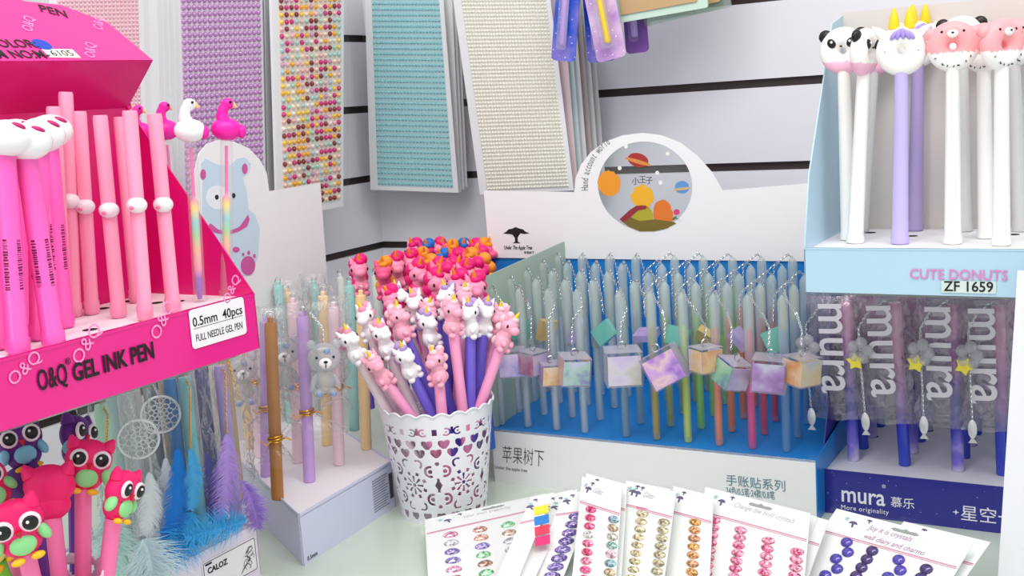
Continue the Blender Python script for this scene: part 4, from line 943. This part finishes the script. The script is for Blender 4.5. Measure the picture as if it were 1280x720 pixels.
# kind, barrel, topper base px, rim crossing px, depth offset, spin, label
CPN = [('whitepink', WHB, (450, 452), (477, 500), -.02, .6, 'white unicorn, pink mane, leaning furthest left'), ('pink', PKB, (485, 480), (511, 507), -.035, .2, 'pink unicorn low at the left front'), ('whitepink', WHB, (466, 424), (488, 500), .005, -.5, 'white unicorn upper left above the pink one'),
       ('whitepink', WHB, (488, 445), (514, 505), -.015, .4, 'white unicorn with pink mane, left middle'), ('white', VIO, (517, 472), (545, 508), -.03, .5, 'white unicorn with lilac mane, low front on violet barrel'), ('pink', VIO, (508, 424), (552, 505), -.005, .9, 'pink unicorn on violet barrel, centre left'),
       ('white', VIO, (541, 432), (567, 500), .0, .6, 'white unicorn on violet barrel in the centre'), ('pink', PKB, (549, 480), (552, 512), -.035, -.7, 'small pink unicorn low centre front'), ('pink', PKB, (567, 418), (578, 500), -.02, .7, 'pink unicorn, tall centre right'),
       ('white', VIO, (588, 420), (588, 500), -.01, -.4, 'white unicorn on violet barrel, right of centre'), ('white', VIO, (604, 418), (597, 495), .01, .2, 'white unicorn, second from the right'), ('pink', PKB, (625, 436), (606, 490), -.01, .9, 'pink unicorn leaning furthest right'),
       ('fuchsia', PKB, (500, 402), (530, 490), .03, -.5, 'fuchsia maned unicorn at the rear left'), ('white', WHB, (505, 398), (540, 490), .035, .4, 'white unicorn at the rear, beside the fuchsia one'), ('whitepink', WHB, (526, 406), (548, 490), .025, -.2, 'white unicorn, pink mane, rear centre'),
       ('pink', PKB, (578, 400), (572, 490), .03, .1, 'pink unicorn at the rear centre right'), ('white', VIO, (560, 398), (560, 490), .035, -.8, 'white unicorn at the rear centre'), ('pink', PKB, (534, 420), (535, 495), .015, .5, 'pink unicorn behind the low centre pair'), ('pink', PKB, (618, 424), (602, 490), .02, -.3, 'pink unicorn behind the furthest right one')]
nrm = V((cc.x, cc.y, 0)).normalized()
for k, bar, tpx, rpx, dp, sp, lab in CPN:
    P0 = cc + nrm * dp; T = onp(tpx[0], tpx[1], P0, nrm); R = onp(rpx[0], rpx[1], P0, nrm); d = (T - R).normalized()
    t = (T.z - .006) / max(d.z, .3); t = min(t, (T.z - .004) / d.z); B = T - d * t
    # keep the foot inside the cup
    h = V((B.x - cc.x, B.y - cc.y, 0))
    if h.length > RB_ - .009: h = h.normalized() * (RB_ - .009); B = V((cc.x + h.x, cc.y + h.y, .006))
    unicorn_pen(k, bar, B, T, sp, lab + ', in the lace cup', 'unicorn pens in the lace cup', 1.0)
# ================================================================ FEATHER PEN BOX (under the magenta box)
FA = onz(320, 655, .05); FA.z = 0; FL_ = .30; FA = FA - UXL * FL_; FM = frame(FA, UXL, UYL); iF = FM.inverted()
fb = thing('pen_display_box', 'pinkish white display box of feather charm pens, below the magenta box', 'display box', FM)
PKW = mat('pinkish_white_card', (242, 228, 244), .4, coat=.15)
card_tray(fb, FL_, .13, .05, PKW, TRAYW)
side(fb, FL_ - .0012, [(0, 0), (0, .05), (.13, .05), (.13, 0)], PKW); side(fb, 0, [(0, 0), (0, .05), (.13, .05), (.13, 0)], PKW)
MB().box((0, .13, 0), (FL_, .1312, .05)).obj('back_panel', PKW, fb)
def fl_(x, y): q = iF @ onp(x, y, FA, UYL); return q.x, q.z
q0, q1 = fl_(252, 712), fl_(320, 668); FF = at(0, -.0006, 0) @ RX
lw, lh = q1[0] - q0[0] - .002, .034
bl = flat('white_label', [rrect(lw, lh, .002)], FF @ at(q0[0], q1[1] - lh, 0), mat('label_white', (246, 240, 246), .35), fb, .0001)
flat('label_border', [rrect(lw - .003, lh - .003, .0015), [(x + .0005, y + .0005) for x, y in rrect(lw - .004, lh - .004, .0012)]], FF @ at(q0[0] + .0015, q1[1] - lh + .0015, .0003), BLACK, fb, .0001)
text('CALOZ', FF @ at(q0[0] + .006, q1[1] - .0125, .0003), .0075, BLACK, fb, weight=.03)
MB().box((0, 0, 0), (.008, .0004, .0016)).obj('print_bar', BLACK, fb, at(q0[0] + .004, -.0012, q1[1] - .0045))
rr = random.Random(2); mb = MB()
for i in range(9):
    x0, y0 = lw - .020 + rr.uniform(0, .012), rr.uniform(.006, .024)
    mb.tube([(x0 + .003 * cos(k * .9 + i) * (1 + k * .1), y0 + .003 * sin(k * 1.1 + i * 2), 0) for k in range(7)], .00022, 0, 4)
mb.obj('sketched_emblem', BLACK, fb, FF @ at(q0[0], q1[1] - lh, .0004))
def feather_mesh(pts, W, m, seed, fluff=.3, n=110, name='feather'):
    """barbs along a curved shaft"""
    rr = random.Random(seed); mb = MB(); pts = [V(p) for p in pts]
    def pos(t):
        t *= len(pts) - 1; i = min(int(t), len(pts) - 2); return pts[i].lerp(pts[i + 1], t - i), (pts[i + 1] - pts[i]).normalized()
    mb.tube(pts, .0004, 0, 4)
    for i in range(n):
        t = (i + .5) / n; p, d = pos(t); w = W * sin(min(1, t * 1.5 + .12) * pi * .62) * (1 - t ** 5 * .6)
        for s in (-1, 1):
            x = d.cross(V((0, 1, 0))).normalized() * s
            q = V((rr.uniform(-1, 1), rr.uniform(-1, 1), rr.uniform(-1, 1))) * fluff * w
            a = p + x * w * .5 + d * w * .35 + q * .4; b = p + x * w * .95 + d * w * .95 + q + V((0, rr.uniform(-.3, .3) * w, 0)); h = d * .0009
            mb.add([p, p + h, a + h * .8, a, b], [(0, 1, 2, 3), (3, 2, 4)], 0, False)
    return mb.mesh(name, m)
def FM_(n, c): return mat('feather_' + n, c, .7)
def fpt(x, y, D): return onp(x, y, FA + UYL * D, UYL)
FEP = [('mint green', (178, 226, 200), 133, .02, [((132, 632), (138, 712), (198, 232, 226), .016, .7)], None),
       ('clear grey', (196, 204, 206), 163, .03, [((186, 590), (180, 668), (236, 242, 246), .012, .12), ((178, 674), (188, 722), (222, 240, 246), .022, .8)], (173, 549)),
       ('silver grey', (150, 158, 162), 196, .055, [((207, 572), (196, 650), (232, 238, 244), .010, .15)], (201, 518)),
       ('bright blue', (40, 130, 200), 222, .03, [((222, 560), (208, 688), (20, 128, 222), .013, .08), ((240, 640), (212, 700), (60, 176, 240), .015, .9)], None),
       ('pale teal', (120, 196, 206), 240, .02, [((238, 560), (238, 636), (80, 180, 236), .009, .25), ((308, 650), (232, 672), (70, 180, 240), .015, .9)], None),
       ('deep violet', (84, 74, 150), 262, .04, [((258, 566), (264, 650), (78, 74, 170), .012, .2)], None),
       ('lilac', (176, 156, 216), 286, .02, [((283, 542), (276, 648), (184, 150, 228), .014, .25), ((302, 600), (322, 660), (176, 140, 226), .010, .8)], None),
       ('pale aqua', (176, 214, 210), 148, .075, [], None), ('champagne', (214, 196, 160), 215, .09, [], None), ('pearl grey', (200, 204, 214), 252, .095, [], None), ('sand', (206, 178, 130), 292, .07, [], None), ('cloud white', (216, 220, 224), 176, .10, [], None)]
for i, (nm, c, px, D, fs_, dc) in enumerate(FEP):
    q = fpt(px, 560, D); B = V((q.x, q.y, .0475)); T = B + V((0, 0, .156))
    root = thing('feather_charm_pen', f'{nm} bagged pen' + (' with dreamcatcher and white feathers' if dc and i == 1 else ' with small grey dreamcatcher' if dc else ' with matching feathers' if fs_ else ' without visible feathers, rear row') + ', under the magenta box', 'pen', stick_frame(B, T), 'feather pens under the magenta box')
    iR = root.matrix_world.inverted()
    MB().lathe([(.005, 0), (.006, .001), (.006, .150), (.005, .156)], 0, 14).obj('barrel', mat('satin_' + nm.replace(' ', '_'), c, .4, alpha=.9), root)
    link('clear_bag', bag_mesh(.15, .02, .165, .020, .011, 20 + i, m=BAG), root)
    y_ = -.020
    for k, (a, b, fc, w_, fu) in enumerate(fs_):
        A0 = iR @ fpt(*a, D - .024 - .005 * k); B0 = iR @ fpt(*b, D - .024 - .005 * k); M_ = A0.lerp(B0, .5) + V((.003, -.002, 0))
        link('feather', feather_mesh([A0, A0.lerp(M_, .5) + V((.001, 0, 0)), M_, M_.lerp(B0, .5) + V((.001, 0, 0)), B0], w_, FM_('%d_%d_%d' % fc, fc), i * 5 + k, fu, 150 if fu < .5 else 260), root)
    if dc:
        C0 = iR @ fpt(*dc, D - .024); R_ = .0165; mb = MB()
        mb.tube([(R_ * cos(a * pi / 18), 0, R_ * sin(a * pi / 18)) for a in range(36)], .0011, 0, 6, closed=True)
        for lvl, (ra, n_) in enumerate(((.0125, 12), (.0085, 10), (.0048, 8))):
            for k in range(n_):
                a = 2 * pi * (k + .5 * lvl) / n_; rr_ = R_ * .19 if lvl == 0 else R_ * .15 if lvl == 1 else R_ * .11
                mb.tube([(ra * cos(a) + rr_ * cos(b * pi / 4), 0, ra * sin(a) + rr_ * sin(b * pi / 4)) for b in range(8)], .00035, 0, 4, closed=True)
        mb.tube([(.0024 * cos(a * pi / 6), 0, .0024 * sin(a * pi / 6)) for a in range(12)], .0005, 0, 4, closed=True)
        mb.obj('dreamcatcher', mat('white_silver_metal', (224, 228, 230) if i == 1 else (224, 228, 230), .35, .4), root, Mx.Translation(C0))
        link('chain', chain_mesh([(0, 0, .157), (C0.x * .5, -.008, .150), (C0.x, C0.y, C0.z + R_ + .001)], CHROME), root)
    elif i in (4, 6, 0, 10): 
        e_ = iR @ fpt(*(fs_[0][0] if fs_ else (300, 500)), D - .024)
        link('chain', chain_mesh([(0, 0, .157), (.004, -.012, .150), tuple(e_)], GOLD), root)
# ================================================================ OWL PENS AND THEIR CUP (bottom left)
OC = CP + ray(66, 716) * .80; OZ = OC.z
oc = thing('owl_pen_cup', 'white and pink perforated cup holding owl pens, bottom left corner', 'cup', Mx.Translation(V((OC.x, OC.y, 0))))
mb = MB(); n = 132
ORT, ORB = .036, .029; vs = []; fs = []
NV2 = 60
for j in range(NV2 + 1):
    for i in range(n):
        a = 2 * pi * i / n; z = min(OZ * j / NV2, OZ - .004 + .004 * abs(cos(a * 8))); R = ORB + (ORT - ORB) * z / OZ; vs.append((R * cos(a), R * sin(a), z))
for j in range(NV2):
    z = (j + .5) / NV2 * OZ
    for i in range(n):
        a = 2 * pi * (i + .5) / n
        if z > OZ - .004 + .004 * abs(cos(a * 8)): continue
        u = (i + .5) * 2 * pi * .034 / n; P = 2 * pi * .034 / 16; x = (u + P / 2) % P - P / 2
        if any(abs(z - (OZ - k)) < .006 and in_heart(x, z - (OZ - k), .0062) for k in (.012, .026, .040, .055)): continue
        i2 = (i + 1) % n; fs.append((j * n + i, j * n + i2, (j + 1) * n + i2, (j + 1) * n + i))
mb.add(vs, fs); o = mb.obj('lace_wall', mat('blush_enamel', (240, 220, 236), .35, coat=.3), oc); s_ = o.modifiers.new('thickness', 'SOLIDIFY'); s_.thickness = .0009
MB().lathe([(ORB, .0), (ORB, .003)], 0, 40).obj('base', mat('blush_enamel', (0, 0, 0)), oc)
HOTP = mat('owl_hot_pink', (248, 22, 112), .5); OPUR = mat('owl_purple', (92, 24, 130), .5); OGRN = mat('owl_green', (110, 200, 50), .5)
def owl_pen(body, bar, px, sp, tilt, dz, label, belly=(120, 190, 220), sc=1., faced=True):
    T = CP + ray(px[0], px[1] + 26 * sc) * (.80 + dz); B = V((OC.x + (T.x - OC.x) * .22, OC.y + (T.y - OC.y) * .22, .006))
    L = (T - B).length
    root = thing('owl_topper_pen', label, 'pen', stick_frame(B, T), 'owl pens')
    MB().lathe([(.0045, 0), (.0058, .001), (.0058, L)], 0, 14).obj('barrel', bar, root)
    mb = MB(); mb.ell((0, 0, .021), (.0165, .0095, .0145), n=18, k=12); mb.ell((0, 0, .008), (.0125, .0088, .0105), n=16, k=10)
    for s in (-1, 1): mb.lathe([(.0055, 0), (.0042, .004), (.0012, .0085)], 0, 10, M=at(s * .0112, 0, .029) @ Mx.Rotation(s * .45, 4, 'Y'))
    mb.ell((0, .0, .031), (.0075, .006, .004))
    f = mb.obj('owl_topper', body, root, at(0, 0, L) @ Mx.Rotation(sp, 4, 'Z') @ Mx.Rotation(tilt, 4, 'Y') @ Mx.Scale(sc, 4))
    if not faced:
        return
    for s in (-1, 1):
        e = MB().ell((s * .0078, -.0088, .0225), (.0064, .0022, .0066), 0, 20, 8).obj('eye_disc', mat('owl_eye_white', (246, 226, 236), .4), f)
    mb = MB()
    for s in (-1, 1): mb.ell((s * .0078, -.0104, .0225), (.0046, .0016, .0048), 0, 16, 8)
    mb.obj('pupils', BRB, f)
    mb = MB()
    for s in (-1, 1): mb.ell((s * .0078 - .0014, -.0119, .0242), .0010)
    mb.obj('eye_highlights', CRW, f)
    MB().lathe([(.0022, 0), (.0004, .0045)], 0, 8).obj('beak', mat('owl_beak', (206, 20, 50), .4), f, at(0, -.0095, .0195) @ Mx.Rotation(pi * .95, 4, 'X'))
    MB().ell((0, -.0076, .0085), (.0078, .0025, .0068)).obj('belly', mat('belly_%d_%d_%d' % belly, belly, .5), f)
    for s in (-1, 1): MB().ell((s * .0132, -.003, .0105), (.0035, .0045, .0062), R=Mx.Rotation(-s * .35, 3, 'Y')).obj('wing', mat('belly_%d_%d_%d' % belly, belly, .5), f)
    mb = MB()
    for s in (-1, 1): mb.ell((s * .0058, -.0082, -.001), (.0042, .0028, .0022))
    mb.obj('feet', mat('owl_yellow', (250, 190, 30), .4), f)
SK = (130, 200, 230); GR = (150, 224, 150)
PNKB = mat('owl_pink_barrel', (252, 120, 178), .4); VIOB = mat('owl_violet_barrel', (130, 70, 180), .4)
owl_pen(OPUR, VIOB, (34, 556), .15, -.12, .035, 'purple owl pen with blue belly facing out, top left', SK)
owl_pen(OPUR, VIOB, (94, 552), 1.0, .1, .06, 'purple owl pen turned away, right of the facing purple owl', SK, 1.0)
owl_pen(HOTP, PNKB, (0, 605), .1, -.3, .0, 'pink owl pen cut by the left frame edge', GR)
owl_pen(HOTP, PNKB, (104, 584), .1, .18, .02, 'pink owl pen facing out, just below the turned purple owl', GR)
owl_pen(HOTP, PNKB, (142, 622), .95, .32, .0, 'pink owl pen turned right, rightmost of the owls', GR, .95)
owl_pen(HOTP, PNKB, (66, 618), 3.0, .0, .0, 'pink owl pen seen from behind, centre of the owls', GR, 1.05, faced=False)
owl_pen(HOTP, PNKB, (32, 660), .05, -.1, -.045, 'large pink owl pen in front, lowest of the owls', GR, 1.1)
owl_pen(OPUR, VIOB, (38, 616), 2.6, .1, .03, 'purple owl pen mostly hidden between the pink owls', SK, 1.0, faced=False)
owl_pen(OGRN, mat('owl_green_barrel', (120, 210, 60), .4), (-4, 676), .5, -.3, -.02, 'green owl pen at the very left edge, mostly cut off', (240, 240, 120), 1.0)
# ================================================================ GEM STICKER PACKS (front)
def gem_mesh(rx, ry, h, m, name='gem'):
    mb = MB(); n = 12; vs = []
    for k, (s, z) in enumerate(((1, 0), (.98, .25), (.72, .75), (.42, 1))):
        for i in range(n): a = 2 * pi * (i + .5 * (k % 2)) / n; vs.append((rx * s * cos(a), ry * s * sin(a), h * z))
    fs = [tuple(range(n))[::-1], tuple(range(3 * n, 4 * n))]
    for k in range(3):
        for i in range(n): i2 = (i + 1) % n; fs += [(k * n + i, k * n + i2, (k + 1) * n + i2), (k * n + i, (k + 1) * n + i2, (k + 1) * n + i)]
    mb.add(vs, fs, 0, False); return mb.mesh(name, m)
def dome_mesh(rx, ry, h, m): mb = MB(); mb.ell((0, 0, 0), (rx, ry, h), 0, 18, 10); return mb.mesh('gem', m)
GEM = {}
def gem(c, rx=.0068, ry=.0044, dome=False, glit=False):
    k = (c, rx, ry, dome)
    if k not in GEM:
        if dome: m = mat('cabochon_%d_%d_%d' % c, c, .12, .3, coat=1)
        else:
            m = ramp_mat('gem_%d_%d_%d' % c, [(.25, tuple(int(v * .62) for v in c)), (.5, c), (.72, tuple(min(255, int(v * .5 + 135)) for v in c))], 'n', nscale=420, namt=2.4, rough=.12, metal=.15, coat=1, rnd=True)
        GEM[k] = dome_mesh(rx, ry, .0035, m) if dome else gem_mesh(rx, ry, .003, m)
    return GEM[k]
PKC = mat('pack_card', (240, 242, 240), .35, coat=.3); REDL = mat('rose_line', (214, 120, 150), .5); VIP = mat('dusky_violet_print', (96, 84, 120), .5); TQP = mat('pale_teal_print', (150, 196, 200), .5); PRT = mat('pale_grey_print', (196, 190, 200), .5)
SLV = film('pack_film', (253, 253, 253), .02, .06, 25, .08)
def pack(label, tl, tr, ll, zt, lean, L, gems, hdr=.19, words=None, slot=True, group='gem sticker packs', wide=None, empty=False):
    """card whose top edge runs through photo pixels tl, tr at height zt; ll is a pixel on its left edge; it leans back by lean degrees"""
    a = onz(*tl, zt); b = onz(*tr, zt); e = (b - a).normalized(); hn_ = V((e.y, -e.x, 0)) 
    if hn_.dot(V((0, -1, 0))) < 0: hn_ = -hn_          # horizontal, towards the camera
    n = (hn_ * sin(radians(lean)) + Z * cos(radians(lean))).normalized()
    q = onp(*ll, a, n); d = (q - a).normalized(); W = (b - a).length if wide is None else wide
    L = min(L, (zt - .0012) / max(1e-4, -d.z)) if d.z < 0 else L
    L = (zt - .0014) / -d.z
    M = frame(a, e, z=n)       # x along the top, y up the card
    dl_ = M.to_3x3().inverted() @ d; sh = dl_.x / -dl_.y      # shear of the left edge
    H = L * -dl_.y
    r = thing('gem_sticker_pack', label, 'sticker pack', M, group)
    P = lambda u, v: (u + sh * v * .0 + sh * v, -v)        # v down the card
    S = lambda u, v: (u * W + sh * v, -v)
    flat('backing_card', [[S(0, 0), S(1, 0), S(1, H), S(0, H)]], Mx(), PKC, r, .0004)
    hh = hdr * .13
    flat('red_rule', [[S(.01, hh), S(.99, hh), S(.99, hh + .0009), S(.01, hh + .0009)]], at(0, 0, .0006), REDL, r, .00008)
    flat('red_rule', [[S(.01, hh + .0018), S(.99, hh + .0018), S(.99, hh + .0023), S(.01, hh + .0023)]], at(0, 0, .0006), REDL, r, .00008)
    SHM = Mx(((1, -sh, 0, 0), (0, 1, 0, 0), (0, 0, 1, 0), (0, 0, 0, 1)))
    for (u, v, s) in ((.18, .45, .0042), (.28, .18, .0026)) if not empty else ():
        cx, cy = S(u, hh * v); flat('mushroom_print', [[(cx + s * cos(t), cy + s * .7 * sin(t)) for t in [i * pi / 8 for i in range(9)]], [(cx - s * .25, cy), (cx + s * .25, cy), (cx + s * .4, cy - s * .8), (cx, cy - s * .9)]], at(0, 0, .0006), VIP, r, .00008)
    cx, cy = S(.12, hh * .3); flat('star_print', [[(cx + x, cy + y) for x, y in star_out(.003, .4)]], at(0, 0, .0006), TQP, r, .00008)
    if words:
        for k, wd in enumerate(words.split('|')):
            cx, cy = S(.30, hh * (.42 + .38 * k)); text(wd, at(cx, cy - .002, .0006) @ Mx.Rotation(-.02, 4, 'Z'), .0072, PRT if not words.startswith('Joy') else mat('rosy_print', (176, 140, 170), .5), r, shear=.3, sx=.9)
    if slot and W > .04:
        c0 = S(.55, hh * .22); flat('hang_slot', [[(c0[0] + x, c0[1] + y) for x, y in [(-.013, 0), (-.010, .0016), (-.003, .0012), (0, .0028), (.003, .0012), (.010, .0016), (.013, 0), (.010, -.0016), (-.010, -.0016)]]], at(0, 0, .0005), mat('slot_shadow_grey', (150, 156, 150), .6), r, .0001)
    for (u, v, c, k) in gems:
        if v * .13 + hh > H - .006: continue
        cx, cy = S(u, hh + v * .13); dome = k == 'd'; me = gem(c, *( (.0056, .0050) if dome else (.0078, .0047) if k == 'b' else (.0066, .0036)), dome=dome)
        link('gem', me, r, at(cx, cy, .0006) @ (Mx.Rotation(random.uniform(-.1, .1), 4, 'Z')))
    mb = MB(); g = .002
    top = [S(0, 0), S(1, 0), S(1, H), S(0, H)]
    mb.add([(top[0][0] - g, top[0][1] + g, .0042), (top[1][0] + g, top[1][1] + g, .0042), (top[2][0] + g, top[2][1] + .001, .0042), (top[3][0] - g, top[3][1] + .001, .0042)], [(0, 1, 2, 3)], 0, False)
    mb.obj('clear_sleeve', SLV, r)
    return r
def grid(us, v0, dv, n, cf, kind='o', off=None): return [(u + (0 if not off else off * ((i + j) % 2)), v0 + dv * j + (.02 * i if not off else 0), cf(i, j), kind) for i, u in enumerate(us) for j in range(n)]
mc = [(240, 150, 190), (208, 212, 216), (132, 104, 190), (150, 130, 200), (240, 160, 200), (214, 150, 130), (236, 176, 150), (140, 110, 200), (130, 220, 150), (196, 140, 120), (140, 226, 160), (220, 170, 140), (200, 204, 212), (176, 176, 190), (150, 226, 170)]
pack('multicoloured oval gem sticker pack lying in front of the lace cup', (531, 650), (682, 617), (534, 705), .022, 9, .14, grid((.19, .42, .64), .10, .115, 6, lambda i, j: mc[(i * 5 + j) % 15], 'b'), hdr=.20, words='your own creativity', group='gem sticker packs')
pack('gem pack edge with yellow, blue and red triangle stickers, beside the multicoloured pack', (664, 622), (692, 616), (628, 705), .052, 24, .14, [], hdr=.22)
r_ = bpy.data.objects[-1] if 0 else None
pk = [o for o in bpy.data.objects if o.get('label', '').startswith('gem pack edge with yellow')][0]
for k, (c, n_) in enumerate([((250, 226, 60), 0), ((40, 130, 210), 1), ((232, 60, 90), 2), ((240, 50, 120), 3)]):
    y = -.012 - .0125 * k; flat('triangle_sticker', [[(-.006 + .42 * y, y), (.009 + .42 * y, y), (.0048 + .42 * y, y - .0105), (-.0102 + .42 * y, y - .0105)]], at(.0075, -.002, .0008), mat('sticker_%d_%d_%d' % c, c, .4), pk, .0002)
for i, (a, b, c) in enumerate([((686, 619), (716, 612), (644, 705)), ((698, 618), (722, 612), (654, 705))]):
    pack(f'white edge of plain gem pack leaning behind the triangle stickers, {["left one", "right one"][i]}', a, b, c,   .040 + .003 * i, 20, .14, [], hdr=.3, slot=False)
pack('violet gem sticker pack leaning left of the hot pink pack', (706, 617), (748, 612), (668, 705), .048, 25, .14, grid((.66,), .05, .075, 10, lambda i, j: (92, 60, 160) if (i + j) % 2 else (120, 90, 186), 'b'), hdr=.2, slot=False)
def P3c(i, j): return [(240, 30, 120), (240, 40, 120), (248, 30, 110), (222, 226, 222), (250, 80, 140), (246, 40, 120), (240, 120, 160)][(j) % 7] if i == 0 else [(110, 160, 170), (190, 160, 110), (206, 206, 190), (130, 180, 160), (240, 190, 200)][j % 5]
for i in range(2):
    pack(['backing pack peeking behind the hot pink gem pack', 'clear pack edge between the hot pink and gold gem packs'][i], [(733, 592), (783, 601)][i], [(784, 606), (838, 612)][i], [(722, 705), (767, 705)][i], .066, 36, .14, [], slot=False)
pack('hot pink gem sticker pack, second tall pack right of the cup', (728, 596), (780, 611), (717, 705), .068, 38, .14, grid((.30, .86), .04, .062, 12, P3c), words='Glitz', slot=False, wide=.052)
pack('champagne gold gem sticker pack between the pink and orange packs', (789, 602), (840, 614), (772, 705), .066, 38, .14, grid((.36, .84), .04, .060, 12, lambda i, j: (222, 204, 150) if i == 0 else (200, 186, 140)), words='Glitz', slot=False, wide=.052)
pack('amber orange gem sticker pack, narrow strip showing', (842, 608), (878, 617), (834, 705), .062, 38, .14, grid((.60,), .04, .060, 12, lambda i, j: [(240, 160, 40), (226, 140, 50), (214, 140, 80)][j % 3]), slot=False, wide=.046)
for i in range(2):
    pack(['white pack edge right of the big pink pack, nearer one', 'white pack edge right of the big pink pack, farther one'][i], [(985, 637), (1000, 640)][i], [(1022, 648), (1036, 651)][i], [(958, 705), (975, 705)][i], .052, 34, .14, [], slot=False)
pack('large pink gem sticker pack with four columns of pink ovals', (882, 609), (1013, 642), (866, 705), .060, 38, .14, grid((.14, .40, .66, .92), .045, .056, 14, lambda i, j: (250, 130, 170) if (i + j) % 3 else (244, 96, 150)), words='Change the bold crystals')
pack('pack corner peeking out right behind the purple cabochon pack', (1130, 652), (1238, 678), (1090, 705), .048, 30, .14, [], slot=False)
def P8c(i, j): return (78, 62, 176) if i % 2 == 0 else (62, 40, 110)
g8 = [(u + (.05 if (j % 2 and i % 2 == 0) else 0), .045 + .070 * j + .01 * i, P8c(i, j), 'd') for i, u in enumerate((.22, .42, .62, .82, .97)) for j in range(8) if u < .95 or j < 7]
g8 = [g for g in g8 if g[0] < .95]
pack('purple and violet cabochon gem pack at lower right before the dark blue box', (1046, 636), (1216, 680), (1000, 705), .052, 34, .14, g8, words='Joy it is crystals|wall diary and charms')
